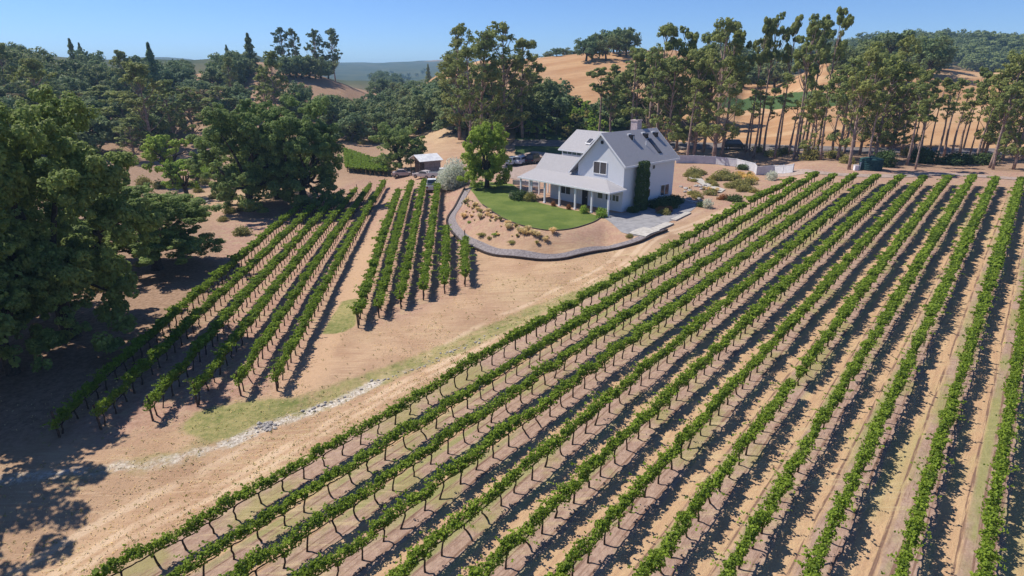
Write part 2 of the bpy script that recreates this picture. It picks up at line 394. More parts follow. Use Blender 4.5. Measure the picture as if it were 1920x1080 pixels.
zone('weeds', np.clip(line_mask(P((400,790),(560,765),(700,712),(860,650),(1000,585),(1120,540),(1260,470)), 1.7)*1.0
     + soft(P((300,850),(330,770),(430,735),(500,735),(520,750),(430,800)), 2.4)*.68
     + 1.6*soft(P((600,628),(640,565),(672,558),(668,610),(640,625)), .6)
     + line_mask(P((0,905),(150,890),(330,865),(430,830)), 1.2)*.7
     + soft(P((515,735),(690,400),(715,352),(700,360),(640,450),(560,600),(480,735)), .8)*.5
     + soft(P((880,360),(858,410),(900,450),(950,440),(930,405)), .8)*.6
     + soft(P((1290,360),(1440,330),(1450,350),(1340,385)), .8)*.5, 0, 1.6))
zone('crop', np.clip(soft(P((1345,200),(1365,181),(1420,177),(1480,174),(1540,174),(1600,177),(1600,197),(1540,200),(1480,202),(1420,202)), 2)
     + .9*sm(1260, 1180, PXX)*sm(955, 975, PXX)*sm(124, 134, RR)*sm(190, 170, RR), 0, 1))
zone('wash', np.clip(line_mask(P((430,832),(495,800),(560,780),(640,752),(700,720)), .55)*1.0
     + line_mask(P((700,720),(800,680),(940,620)), .5)*.35
     + line_mask(P((-60,910),(60,893),(180,880),(330,862),(430,832)), .6)*.75, 0, 1))

# ------------------------------------------------------------------ grapevines
M['vine_leaf'] = leaf_mat('vine_leaf', (.155,.24,.035), .4, .35, (1.25,1.1,.8), 0.)
M['vine_wood'] = mat('vine_wood', speck((.035,.024,.018), (.075,.055,.042), 18, .01))
M['stake'] = mat('stake_wood', speck((.05,.035,.028), (.11,.08,.06), 9, .01))
SP = 1.2
def vine_parts(seed, n, leaf, sp=SP, top=1.52, wd=.24):
    rng = np.random.default_rng(seed)
    nc = 17
    cc = np.stack([rng.uniform(-sp*.52, sp*.52, nc), rng.normal(0, wd*.36, nc), rng.uniform(.92, top-.17, nc)], 1); cc[:, 0] = np.linspace(-.55, .55, nc)*sp+rng.normal(0, .06, nc)
    cr = rng.uniform(.14, .25, nc)*rng.uniform(.85, 1.1)
    pts, out, tn = clump_cloud(cc, cr, n, rng, .9, .4)
    ns = 11                                                   # shoots that stick out of the hedge
    for _ in range(ns):
        a = np.array([rng.uniform(-.5, .5)*sp, rng.normal(0, .12), top-.3]); d = np.array([rng.normal(0, .35), rng.normal(0, .42), rng.uniform(.15, .6)])
        t = rng.random(max(5, n//40))**1.4; q = a+d*t[:, None]*.7; q[:, 2] -= .15*t*t
        pts = np.concatenate([pts, q+rng.normal(0, .03, q.shape)]); out = np.concatenate([out, np.zeros_like(q)]); tn = np.concatenate([tn, .5+.5*rng.random(len(q))])
    pts[:, 2] = np.maximum(pts[:, 2], .76)
    v, f = leaves(pts, rng.uniform(.75, 1.25, len(pts))*leaf, rng, .45, .85, out, .7)
    lean = rng.normal(0, .07); wood = MB()
    tr = [(lean*1.5+.06*rng.normal(), .03*rng.normal(), -.06), (lean+.05*rng.normal(), .03*rng.normal(), .28), (.3*lean+.05*rng.normal(), .02*rng.normal(), .52), (0, 0, .72)]
    wood.tube(tr, [.052, .042, .040, .046], 6)
    cord = MB()
    for s in (-1, 1):
        cord.tube([(0, 0, .70), (s*.12, .01, .75), (s*.35*sp, .02*rng.normal(), .75+.03*rng.normal()), (s*.53*sp, 0, .75)], [.04, .036, .03, .026], 5)
    return (v, f, tn), wood, cord

vines = []          # x, y, rotz, block, row
for k, v in enumerate(ROWV):
    for u in np.arange(-6, rowend(v)-.3, SP):
        if random.random() < .0015: continue
        x, y = from_uv(u, v+random.uniform(-.04, .04)); vines.append((x, y, math.atan2(EU[1], EU[0]), 0, k))
MIDNEAR = [(672,615),(711,596),(752,579),(794,563),(834,551),(872,537)]
MIDFAR = [(749,371),(773,354),(797,352),(823,353),(838,437),(873,459)]
LEFTNEAR = [(520,733),(452,742),(371,762),(287,789),(190,806),(112,820)]
LEFTFAR = [(722,352),(696,357),(670,364),(640,372),(612,378),(575,388)]
endposts = []
for blk, (A_, B_) in ((1, (MIDNEAR, MIDFAR)), (2, (LEFTNEAR, LEFTFAR))):
    for k, (a, b) in enumerate(zip(A_, B_)):
        ax, ay = at(*a); bx, by = at(*b); L_ = math.hypot(bx-ax, by-ay); n = int(L_/SP); rz = math.atan2(by-ay, bx-ax)
        endposts.append((ax, ay, blk)); endposts.append((bx, by, blk))
        for i in range(n):
            t = (i*SP+.5)/L_; vines.append((ax+(bx-ax)*t, ay+(by-ay)*t, rz, blk, k))
# a block of vines beyond the shed road, and a strip by the oaks
for n_, (n0, n1), (f0, f1) in ((10, ((652,322),(724,329)), ((648,285),(722,309))), (5, ((362,342),(404,330)), ((372,306),(408,297)))):
    for k in range(n_):
        t = k/(n_-1); a = at(n0[0]+(n1[0]-n0[0])*t, n0[1]+(n1[1]-n0[1])*t); b = at(f0[0]+(f1[0]-f0[0])*t, f0[1]+(f1[1]-f0[1])*t)
        L_ = math.hypot(b[0]-a[0], b[1]-a[1]); rz = math.atan2(b[1]-a[1], b[0]-a[0])
        for i in range(int(min(L_, 45)/1.8)): vines.append((a[0]+math.cos(rz)*1.8*i, a[1]+math.sin(rz)*1.8*i, rz, 3, k))
V_ = np.array([(v[0], v[1]) for v in vines]); VZ = height(V_[:, 0], V_[:, 1])
Fd = V_[:, 1]*math.cos(PITCH)-(VZ+1-CAM_H)*math.sin(PITCH); Ud = V_[:, 1]*math.sin(PITCH)+(VZ+1-CAM_H)*math.cos(PITCH)
vpx = 960+FPX*V_[:, 0]/Fd; vpy = 540-FPX*Ud/Fd
size = np.where((vpx > -5) & (vpx < 1925) & (vpy < 1085) & (Fd > 1), 1/Fd, 0)
blk = np.array([v[3] for v in vines]); size[blk == 3] = 0
order = np.argsort(-size); single = set(order[:300].tolist())
VAR = []
for s in range(14):
    (lv, lf, lt), wd_, co_ = vine_parts(100+s, 460+18*s, .118)
    VAR.append((mesh_np('vine_canopy', lv, lf, M['vine_leaf'], tint=lt), wd_.mesh('vine_trunk', M['vine_wood'], smooth=True), co_.mesh('vine_cordon', M['vine_wood'], smooth=True)))
ORD = ['first', 'second', 'third', 'fourth', 'fifth', 'sixth', 'seventh', 'eighth', 'ninth', 'tenth', 'eleventh', 'twelfth', 'thirteenth', 'fourteenth']
def vlabel(b, k):
    if b == 0:
        t = ['grapevine in the outermost row of the big vineyard, nearest the drain'] + [f'grapevine in the {ORD[i]} row of the big vineyard counted from the drain' for i in range(1, 14)]
        return t[k], f'grapevines of the {ORD[k]} row in the big vineyard'
    if b == 1: return f'grapevine in the {ORD[k]} row of the six short rows, counted from the dirt track', f'grapevines of the {ORD[k]} short row below the house'
    return f'grapevine in the {ORD[k]} row beside the oaks, counted from the dirt track', f'grapevines of the {ORD[k]} row beside the oaks'
firsts = {}
for i in sorted(single):
    x, y, rz, b, k = vines[i]; s = random.randrange(14)
    lab, grp = vlabel(b, k); fl = random.random() < .5; sc = random.uniform(.84, 1.14)*(1, 1.06, 1.02)[b]
    if s not in firsts:
        r = thing('grapevine', lab, 'grapevine', (x, y, VZ[i]), rz+(math.pi if fl else 0), grp)
        for nm, me in zip(('canopy', 'trunk', 'cordon'), VAR[s]): link(nm, me, r)
        firsts[s] = r
    else:
        src = firsts[s]; r = src.copy(); COL.objects.link(r); r.location = (x, y, VZ[i]); r.rotation_euler = (0, 0, rz+(math.pi if fl else 0)); tag(r, lab, 'grapevine', grp)
        for ch in src.children: c = ch.copy(); COL.objects.link(c); c.parent = r
    r.scale = (random.uniform(.96, 1.08), random.uniform(.85, 1.2)*(.95 if b == 2 else 1), sc)
# all the others, farther off, as one mass
FARV = []
for s in range(6):
    row = []
    for n, lf_ in ((400, .16), (180, .26)):
        (lv, lf, lt), wd_, co_ = vine_parts(200+s, n, lf_)
        wv = np.array(wd_.v+co_.v); wf = np.array([q for q in wd_.f if len(q) == 4]+[tuple(i+len(wd_.v) for i in q) for q in co_.f if len(q) == 4])
        row.append((lv, lf, lt, wv, wf))
    FARV.append(row)
vs, fs, ts, ms, off = [], [], [], [], 0
for i, (x, y, rz, b, k) in enumerate(vines):
    if i in single: continue
    dist = math.hypot(x, y)
    if b == 0 and (size[i] == 0 and (vpy[i] > 1110 or vpx[i] < -60)): continue
    lv, lf, lt, wv, wf = FARV[random.randrange(6)][0 if dist < 62 else 1]
    c_, s_ = math.cos(rz), math.sin(rz); Rm = np.array([[c_, s_, 0], [-s_, c_, 0], [0, 0, 1]])
    sc = random.uniform(.88, 1.15)*(1.06 if b == 1 else 1.02 if b == 2 else 1)
    for vv, ff, tt, mi in ((lv, lf, lt, 0), (wv, wf, None, 1)):
        q = vv*np.array([1, sc*(1.2 if b < 2 else 1.1), sc]) if not (b == 3) else vv*np.array([1.6, 1.5, 1])
        vs.append(q@Rm+np.array([x, y, VZ[i]])); fs.append(ff+off); off += len(vv)
        ts.append(tt if tt is not None else np.zeros(len(ff))); ms.append(np.full(len(ff), mi))
me = mesh_np('distant_grapevines', np.concatenate(vs), np.concatenate(fs), [M['vine_leaf'], M['vine_wood']], np.concatenate(ms), np.concatenate(ts))
tag(link('distant_grapevines', me), 'farther grapevines of every block running on in green rows', 'grapevines', kind='stuff')
pm = MB().tube([(0, 0, -.1), (0, 0, .9), (.01, 0, 1.75)], [.065, .06, .058], 8).mesh('trellis_post', M['stake'])
for x, y, b in endposts:
    o = link('trellis_post', pm, None, (x, y, hz(x, y)), random.uniform(0, 6)); o.rotation_euler = (random.gauss(0, .03), random.gauss(0, .03), random.uniform(0, 6))
    tag(o, *(('dark wooden end post of a short vine row below the house', 'post', 'end posts of the short rows') if b == 1 else ('dark wooden end post of a vine row beside the oaks', 'post', 'end posts of the rows beside the oaks')))

# ------------------------------------------------------------------ trees
M['oak_leaf'] = leaf_mat('oak_leaf', (.175,.25,.085), .42, .3, (1.25,1.12,.85), .6)
M['oak_far'] = leaf_mat('oak_leaf_far', (.140,.205,.10), .4, .25, (1.3,1.1,.85), 1.)
M['euc_leaf'] = leaf_mat('eucalyptus_leaf', (.195,.25,.095), .4, .3, (1.3,1.1,.8), .55)
M['dry_leaf'] = leaf_mat('dry_leaf', (.17,.14,.075), .35, .2)
M['lime_leaf'] = leaf_mat('lime_leaf', (.21,.33,.06), .35, .3)
M['grey_leaf'] = leaf_mat('grey_leaf', (.60,.61,.48), .2, .35, (1.05,1.05,1))
M['dark_leaf'] = leaf_mat('dark_leaf', (.06,.11,.045), .35, .15)
M['gold_leaf'] = leaf_mat('gold_leaf', (.52,.42,.16), .25, .25)
M['olive_leaf'] = leaf_mat('olive_leaf', (.24,.25,.10), .35, .25)
M['straw_leaf'] = leaf_mat('straw_leaf', (.62,.53,.34), .25, .4)
M['red_leaf'] = leaf_mat('red_leaf', (.24,.13,.07), .35, .25)
M['bark'] = mat('bark', speck((.045,.035,.03), (.10,.08,.065), 4, .03))
M['euc_bark'] = mat('eucalyptus_bark', speck((.20,.13,.105), (.42,.31,.26), 2.2, .03))
def limb(mb, a, b, r0, r1, rng, bend=.12, k=6):
    a = np.array(a); b = np.array(b); L_ = np.linalg.norm(b-a); pts = []; n = 5
    off_ = rng.normal(0, bend*L_, 3)
    for i in range(n):
        t = i/(n-1); pts.append(a+(b-a)*t+off_*math.sin(math.pi*t)+np.array([0, 0, -.1*L_*math.sin(math.pi*t)*(1-t)]))
    mb.tube(pts, np.linspace(r0, r1, n), k)
def oak(seed, h, cw, n, leaf, nclump=46, low=.22, leafm='oak_leaf', cs=(.13, .25), fill=.12):
    """broad oak: height h, crown width cw, foliage from low*h up"""
    rng = np.random.default_rng(seed); zc = h*(low+1)/2; rz = h*(1-low)/2; rx = cw/2
    d = unit(nclump, rng); d[:, 2] = np.where(d[:, 2] < -.8, -d[:, 2], d[:, 2])
    lob = 1+.16*np.sin(np.arctan2(d[:, 1], d[:, 0])*3+seed)+.1*np.sin(np.arctan2(d[:, 1], d[:, 0])*5+2*seed)
    hz_ = np.linalg.norm(d[:, :2], axis=1)+1e-6; d[:, :2] *= ((1-np.abs(d[:, 2])**3)**(1/3)/hz_)[:, None]
    rad = rng.uniform(.62, 1.0 if nclump > 60 else .95, nclump); rad[:nclump//4] *= .6
    cc = np.stack([d[:, 0]*rx*rad*lob, d[:, 1]*rx*rad*lob, zc+d[:, 2]*rz*rad*rng.uniform(.85, 1.05, nclump)], 1)
    cr = rng.uniform(*cs, nclump)*cw
    cc[:, 2] = np.minimum(cc[:, 2], h-cr*.6)
    # each clump is itself a bunch of sprays
    m = 7; sub = np.repeat(cc, m, 0)+unit(nclump*m, rng)*(np.repeat(cr, m)*rng.uniform(.35, .95, nclump*m))[:, None]*np.array([1, 1, .75])
    sr = np.repeat(cr, m)*rng.uniform(.26, .52, nclump*m)
    pts, out, tn = clump_cloud(sub, sr, n, rng, .7, fill)
    pts[:, 2] = np.maximum(pts[:, 2], h*.06)
    v, f = leaves(pts, rng.uniform(.7, 1.35, n)*leaf, rng, .9, .75, out, 1.2)
    t = MB(); r0 = .030*h+.12; th = h*rng.uniform(.2, .27); lean = rng.normal(0, .03*h, 2)
    fork = np.array([lean[0], lean[1], th])
    t.tube([(0, 0, -.6), (0, 0, .1), (lean[0]*.4, lean[1]*.4, th*.5), fork], [r0*1.7, r0*1.25, r0, r0*.95], 9)
    for i in rng.permutation(nclump)[:14]:
        q = cc[i]; mid_ = fork+(q-fork)*.5+np.array([0, 0, .06*h]); limb(t, fork, mid_, r0*.55, r0*.3, rng); limb(t, mid_, q, r0*.3, r0*.08, rng)
    return mesh_np('crown', v, f, M[leafm], tint=tn), t.mesh('trunk', M['bark'], smooth=True)
def euc(seed, h, n, leaf, bare=.45, spread=.16, nclump=26, leafm='euc_leaf', lean=.016):
    """tall eucalyptus: thin bare stem, bunches of leaves at the ends of steep limbs"""
    rng = np.random.default_rng(seed); t = MB(); r0 = .011*h+.07
    lx, ly = rng.normal(0, lean*h, 2); kx, ky = rng.normal(0, .012*h, 2)
    st = lambda z: np.array([lx*(z/h)**1.5+kx*math.sin(z/h*4), ly*(z/h)**1.5+ky*math.sin(z/h*4), z])
    zz = np.linspace(-.4, h*.96, 9); t.tube([st(max(z, 0)) if z > 0 else (0, 0, z) for z in zz], np.linspace(r0*1.15, r0*.18, 9), 7)
    cc = []; cr = []
    for i in range(nclump):
        f_ = rng.random()**.85; z = h*(bare+(1-bare)*f_); az_ = rng.uniform(0, 2*math.pi)
        prof = spread*h*(.45+.75*math.sin(math.pi*min(1, .15+f_*.8)))*rng.uniform(.35, 1.05)*(1 if f_ < .85 else .6)
        q = st(z)+np.array([math.cos(az_)*prof, math.sin(az_)*prof, 0]); a = st(max(h*bare*.8, z-prof*1.1-.04*h))
        limb(t, a, q, r0*.32, r0*.08, rng, .08, 5); cc.append(q); cr.append(h*rng.uniform(.030, .068))
    cc.append(st(h*.96)); cr.append(h*.05); cc = np.array(cc); cr = np.array(cr)
    m = 6; sub = np.repeat(cc, m, 0)+unit(len(cc)*m, rng)*(np.repeat(cr, m)*rng.uniform(.3, 1., len(cc)*m))[:, None]*np.array([1, 1, .7])
    sr = np.repeat(cr, m)*rng.uniform(.3, .55, len(cc)*m)
    pts, out, tn = clump_cloud(sub, sr, n, rng, .8, .2)
    v, f = leaves(pts, rng.uniform(.7, 1.4, n)*leaf, rng, .6, .6, out, 1.8)
    return mesh_np('crown', v, f, M[leafm], tint=tn), t.mesh('trunk', M['euc_bark'], smooth=True)
def conifer(seed, h, wd_, n, leaf, leafm='oak_far'):
    rng = np.random.default_rng(seed); z = h*(.08+.92*rng.random(n)**1.4); a = rng.uniform(0, 6.283, n)
    lay = .75+.25*np.sin(z/h*34+seed); r = wd_/2*(1-z/h)**.8*lay*rng.random(n)**.35+.05
    pts = np.stack([np.cos(a)*r, np.sin(a)*r, z-.12*r], 1); out = np.stack([np.cos(a), np.sin(a), np.full(n, .2)], 1)
    v, f = leaves(pts, rng.uniform(.7, 1.3, n)*leaf, rng, .3, .6, out, .6)
    t = MB().tube([(0, 0, -.4), (0, 0, h*.5), (0, 0, h*.95)], [.02*h+.06, .012*h, .02], 6)
    return mesh_np('crown', v, f, M[leafm], tint=rng.random(n)), t.mesh('trunk', M['bark'])
def bush(seed, h, wd_, n, leaf, leafm, nclump=14, fill=.3):
    rng = np.random.default_rng(seed); d = unit(nclump, rng); d[:, 2] = abs(d[:, 2]); rr = rng.uniform(.3, .75, nclump)
    cc = d*rr[:, None]*np.array([wd_/2, wd_/2, h*.7]); cr = rng.uniform(.2, .36, nclump)*min(wd_, h*1.4)
    cc[:, 2] = np.clip(cc[:, 2], cr*.5, h-cr*.7)
    pts, out, tn = clump_cloud(cc, cr, n, rng, .85, fill); pts[:, 2] = np.maximum(pts[:, 2], .02)
    v, f = leaves(pts, rng.uniform(.7, 1.3, n)*leaf, rng, .4, .6, out, .6)
    t = MB()
    for i in range(5): limb(t, (rng.normal(0, .05), rng.normal(0, .05), -.1), cc[i], .02*h+.01, .008*h+.004, rng, .08, 5)
    return mesh_np('foliage', v, f, M[leafm], tint=tn), t.mesh('stem', M['bark'])
def tuft(seed, h, wd_, n, leafm):
    """a fountain of grass blades"""
    rng = np.random.default_rng(seed); a = rng.uniform(0, 6.283, n); s = rng.random(n)**.6; L_ = h*rng.uniform(.6, 1.1, n)
    o = np.stack([np.cos(a), np.sin(a), np.zeros(n)], 1); b0 = o*(.08*wd_)*rng.random(n)[:, None]; side = np.stack([-np.sin(a), np.cos(a), np.zeros(n)], 1)*(.018*h+.008)
    mid_ = b0+o*(wd_*.22*s)[:, None]+np.array([0, 0, 1])*(L_*.7)[:, None]; tip = b0+o*(wd_*.5*s)[:, None]+np.array([0, 0, 1])*(L_*(1-.35*s))[:, None]
    v = np.stack([b0-side, b0+side, mid_+side, mid_-side, tip, tip+side*.2], 1).reshape(-1, 3)
    k6 = np.arange(n)[:, None]*6; f = np.concatenate([k6+np.array([0, 1, 2, 3]), k6+np.array([3, 2, 5, 4])])
    return mesh_np('blades', v, f, M[leafm], tint=np.tile(rng.random(n), 2))
PROTO = {}
def place(proto, name, x, y, sx, sz, label, cat, group=None, rz=None, parts=('crown', 'trunk'), sink=0.):
    """put a tree or shrub of a prototype at x, y (first use links it, later ones copy thing and parts)"""
    rz = random.uniform(0, 6.28) if rz is None else rz; loc = (x, y, hz(x, y)-sink)
    key = (proto, name)
    if key not in PROTO:
        r = thing(name, label, cat, loc, rz, group)
        for nm, me in zip(parts, LIB[proto]): link(nm, me, r)
        PROTO[key] = r
    else:
        s = PROTO[key]; r = s.copy(); COL.objects.link(r)
        for ch in s.children: c = ch.copy(); COL.objects.link(c); c.parent = r
        r.location = loc; r.rotation_euler = (0, 0, rz)
        if 'group' in r: del r['group']
        tag(r, label, cat, group)
    r.scale = (sx, sx, sz); return r
LIB = {}
for i in range(3): LIB['oakN%d' % i] = oak(10+i, 18, 17, 74000, .32, 150, -.08, cs=(.06, .115), fill=.1)
LIB['oakThin'] = oak(15, 18, 17, 26000, .34, 90, .1, cs=(.06, .11), fill=.1)
for i in range(2): LIB['oakM%d' % i] = oak(20+i, 12, 13, 22000, .36, 80, -.08, cs=(.08, .14), fill=.1)
for i in range(5): LIB['oakF%d' % i] = oak(30+i, 10, 11, 2600, .72, 22, .08, 'oak_far')
for i in range(2): LIB['dryF%d' % i] = oak(40+i, 10, 9, 1800, .6, 20, .2, 'dry_leaf')
for i in range(6): LIB['euc%d' % i] = euc(50+i, 22, 7000, .40, (.38, .66, .16, .68, .6, .18)[i], (.15, .12, .17, .11, .14, .16)[i], (38, 19, 52, 14, 22, 50)[i])
for i in range(2): LIB['stem%d' % i] = euc(60+i, 20, 1300, .40, .55, .075, 13, lean=.03)
for i in range(3): LIB['eucF%d' % i] = euc(70+i, 20, 3600, .62, .16, .17, 54, 'euc_leaf')
for i in range(2): LIB['eucS%d' % i] = euc(76+i, 20, 3600, .7, .30, .17, 70, 'oak_far')
for i in range(2): LIB['con%d' % i] = conifer(80+i, 14, 5.5, 2200, .6)
LIB['lime0'] = oak(90, 9, 8, 26000, .26, 90, -.14, 'lime_leaf', cs=(.10, .17)); LIB['lime1'] = oak(91, 5, 4.5, 3500, .26, 16, .08, 'lime_leaf')
LIB['youngA'] = oak(92, 3, 2.2, 420, .36, 9, .15, 'lime_leaf'); LIB['youngB'] = oak(93, 3, 2.4, 420, .36, 9, .15, 'olive_leaf')
rng_ = np.random.default_rng(99)
def tree_px(proto, name, px, yb, ytop, wpx, label, cat, group=None, h0=None, w0=None, dist=None, rz=None):
    """a tree whose foot the photograph shows at px, yb (or dist metres off), whose top at ytop, wpx wide"""
    x, y = at(px, yb) if dist is None else at_dist(px, dist)
    z = hz(x, y); h = top_z(x, y, ytop)-z; wd_ = wpx/FPX*math.hypot(y, CAM_H-z)
    return place(proto, name, x, y, wd_/w0, h/h0, label, cat, group, rz)
# foreground oaks
tree_px('oakN0', 'oak_tree', 135, 632, 148, 330, 'huge dark oak with rounded crown towering over the shaded vine rows', 'tree', None, 18, 17, rz=.4)
tree_px('oakN1', 'oak_tree', -40, 600, 165, 300, 'huge oak cut off by the left edge behind the biggest oak', 'tree', None, 18, 17, rz=2.)
tree_px('oakN2', 'oak_tree', 296, 505, 345, 220, 'low spreading oak beside the uphill end of the shaded rows', 'tree', None, 18, 17, rz=1.)
tree_px('oakN1', 'oak_tree', 25, 700, 400, 240, 'lower oak in front of the huge oaks with foliage near the ground', 'tree', None, 18, 17, rz=4.)
tree_px('oakN0', 'oak_tree', 470, 396, 188, 168, 'dense round oak above the vine rows, left one of a joined pair', 'tree', None, 18, 17, rz=3.4)
tree_px('oakN2', 'oak_tree', 574, 390, 176, 166, 'dense round oak above the vine rows, right one of a joined pair', 'tree', None, 18, 17, rz=5.)
tree_px('oakM1', 'oak_tree', 520, 372, 205, 150, 'oak filling the middle between the joined round oaks', 'tree', None, 12, 13, rz=1.)
tree_px('oakM0', 'oak_tree', 190, 490, 300, 150, 'oak half hidden behind the huge oak and the low spreading one', 'tree', None, 12, 13, rz=2.)
tree_px('oakM0', 'oak_tree', 752, 320, 230, 92, 'dark oak standing right beside the metal roofed shed', 'tree', None, 12, 13)
for x, y, s in ((-38, 32, .95), (-34, 20, .85), (-34, 10, .85)):
    place('oakThin', 'oak_tree', x, y, s, s, 'oak outside the frame that shades the lower left corner', 'tree', 'oaks beyond the lower left corner')
tree_px('lime0', 'leafy_tree', 913, 352, 231, 86, 'bright green rounded tree at the lawn edge beside the grey bush', 'tree', None, 9, 8)
tree_px('lime1', 'leafy_tree', 326, 345, 248, 74, 'yellow green young tree behind the huge oak', 'tree', None, 5, 4.5)
tree_px('lime1', 'leafy_tree', 352, 372, 296, 66, 'small yellow green tree lower than the other beside the oaks', 'tree', None, 5, 4.5, rz=2.)
# woods on the left
BARE = [[(45,96),(170,100),(178,160),(40,156)], [(362,104),(425,104),(428,158),(358,158)], [(478,108),(526,106),(536,172),(474,172)], [(560,150),(690,146),(705,222),(575,222)], [(770,150),(850,112),(850,190),(770,195)], [(325,215),(375,205),(375,262),(325,270)]]
def woods(n, poly, protos, hr, label, group, seed, h0=10., minpx=7., ar=(.85, 1.25), name='oak_tree'):
    r = np.random.default_rng(seed); poly = np.array(poly, float); lo = poly.min(0); hi = poly.max(0); got = []
    tries = 0
    while len(got) < n and tries < n*60:
        tries += 1
        q = lo+(hi-lo)*r.random(2)
        if poly_sd(poly, q[0:1], q[1:2])[0] > 0: continue
        if any(poly_sd(b_, q[0:1], q[1:2])[0] < 0 for b_ in BARE): continue
        if any(abs(q[0]-g[0]) < minpx*1.4 and abs(q[1]-g[1]) < minpx*.5 for g in got): continue
        got.append(q)
    for q in got:
        x, y = at(q[0], q[1]); h = r.uniform(*hr); p = protos[r.integers(len(protos))]; s = h/h0
        place(p, name, x, y, s*r.uniform(*ar), s, label, 'tree', group, r.uniform(0, 6.28))
OF = ['oakF%d' % i for i in range(5)]
woods(52, [(-30,118),(120,118),(200,142),(300,150),(400,150),(400,128),(480,122),(520,140),(420,180),(250,185),(-30,175)], OF, (8, 12), 'dark tree in the wood on the left skyline ridge', 'trees on the left ridge', 1)
woods(64, [(-30,185),(260,190),(430,185),(560,180),(640,195),(600,228),(380,235),(250,260),(-30,290)], OF+OF+['dryF0', 'eucF0', 'dryF1'], (6.5, 10), 'tree in the mixed wood behind the big oaks', 'trees behind the big oaks', 2)
woods(34, [(560,170),(700,185),(840,178),(870,215),(860,250),(640,262),(560,220)], OF, (7, 11), 'rounded dark oak in the valley wood left of the house', 'oaks in the valley', 3)
woods(22, [(600,200),(860,190),(870,235),(800,262),(660,268),(600,240)], OF, (7, 10), 'rounded dark oak along the near edge of the valley wood', 'oaks along the near edge of the valley wood', 4)
woods(16, [(520,138),(640,150),(625,158),(560,150),(520,150)], OF, (7, 10), 'dark oak crowning the bare hump under the skyline eucalypts', 'oaks on the bare hump', 5)
woods(26, [(690,142),(830,128),(860,150),(820,165),(740,172),(690,160)], OF, (8, 11), 'distant oak in the gap before the blue hills', 'oaks in the far gap', 6, minpx=5)
woods(16, [(1120,232),(1180,215),(1320,215),(1340,260),(1250,262),(1140,255)], ['eucF1', 'oakF3', 'eucF2'], (6, 10), 'mid green tree in the grove behind the house', 'trees in the grove behind the house', 8)
for px, d, yt, wp, pr in ((536,300,52,30,'eucS0'), (556,300,54,24,'eucS1'), (597,310,56,32,'eucS1'), (628,310,54,34,'eucS0')):
    tree_px(pr, 'eucalyptus_tree', px, 0, yt, wp, 'tall open eucalyptus standing alone on the left skyline hill', 'tree', 'skyline eucalypts on the left hill', 20, 8.5, dist=d)
for px, d, yt, wp in ((145,330,72,30), (161,330,80,24), (474,290,62,40), (288,260,80,44), (432,300,84,24), (803,420,120,20)):
    tree_px('con%d' % random.randrange(2), 'conifer_tree', px, 0, yt, wp, 'pointed conifer rising above the wooded left skyline', 'tree', 'conifers on the left skyline', 14, 5.5, dist=d)
for px, yb, yt, wp in ((205,236,150,60), (240,262,160,66), (285,285,108,72), (330,275,140,60), (365,262,150,62), (300,262,180,50), (420,235,150,60), (255,300,210,56)):
    tree_px('eucF%d' % random.randrange(3), 'eucalyptus_tree', px, yb, yt+12, wp*1.15, 'brownish thin eucalyptus in the belt behind the big oaks', 'tree', 'eucalypts behind the big oaks', 20, 8.5)
# ridge B on the right and its oaks, oak crown on the golden hill
def ridge_line(xs, d, hr, label, group, wr=(1., 1.5)):
    for px in xs:
        x, y = at_dist(px, d+random.uniform(-30, 30)); h = random.uniform(*hr)/10
        place(random.choice(OF), 'oak_tree', x, y, h*random.uniform(*wr), h, label, 'tree', group)
woods(20, [(850,212),(1045,208),(1050,246),(930,258),(850,258)], OF, (7, 11), 'dark oak under the tall eucalypts left of the house', 'oaks under the eucalypts left of the house', 9)
woods(16, [(-30,300),(120,300),(300,280),(330,240),(260,235),(-30,250)], OF, (8, 11), 'dark oak filling the gap behind the huge oaks', 'oaks right behind the huge oaks', 10)
fv, ff, ft, fo = [], [], [], 0
for xs_, d_, hr_ in ((np.arange(1380, 2060, 11), 640, (13, 19)), (np.arange(1390, 2060, 13), 590, (12, 17)), (np.arange(1400, 2060, 15), 540, (10, 15))):
    for px in xs_:
        x, y = at_dist(px+random.uniform(-5, 5), d_+random.uniform(-22, 22)); h = random.uniform(*hr_)/10; wd_ = h*random.uniform(1, 1.5)
        src = LIB[random.choice(OF)][0]; n = len(src.vertices); co = np.empty(n*3, np.float32); src.vertices.foreach_get('co', co); co = co.reshape(-1, 3)
        a = random.uniform(0, 6.28); ca, sa = math.cos(a), math.sin(a); co = co@np.array([[ca, sa, 0], [-sa, ca, 0], [0, 0, 1]])*np.array([wd_, wd_, h])+np.array([x, y, hz(x, y)])
        fv.append(co); ff.append(np.arange(n).reshape(-1, 4)+fo); fo += n; ft.append(np.full(n//4, random.random())*.6+np.random.default_rng(fo).random(n//4)*.4)
tag(link('distant_wood', mesh_np('distant_wood', np.concatenate(fv), np.concatenate(ff), M['oak_far'], tint=np.concatenate(ft))), 'hazy far off wood covering the ridge at upper right', 'wood', kind='stuff')
ridge_line(np.arange(1015, 1090, 14), 275, (2.5, 4), 'tiny tree on the crest of the golden hill', 'small trees on the golden crest')
ridge_line([1098, 1110, 1122, 1135, 1148, 1160, 1172], 262, (7, 10.5), 'dark oak of the clump crowning the golden hill', 'oaks crowning the golden hill', (.8, 1.1))
ridge_line(np.arange(1345, 1440, 10), 300, (9, 13), 'dark oak in the saddle between the golden hills', 'oaks in the saddle', (1, 1.3))
ridge_line(np.arange(1395, 1470, 12), 262, (8, 11), 'dark oak on the near side of the saddle', 'oaks on the near side of the saddle', (1, 1.3))
ridge_line(np.arange(1550, 1760, 14), 235, (6.5, 11), 'oak on the brow of the right golden hill', 'oaks on the right golden brow', (.9, 1.2))
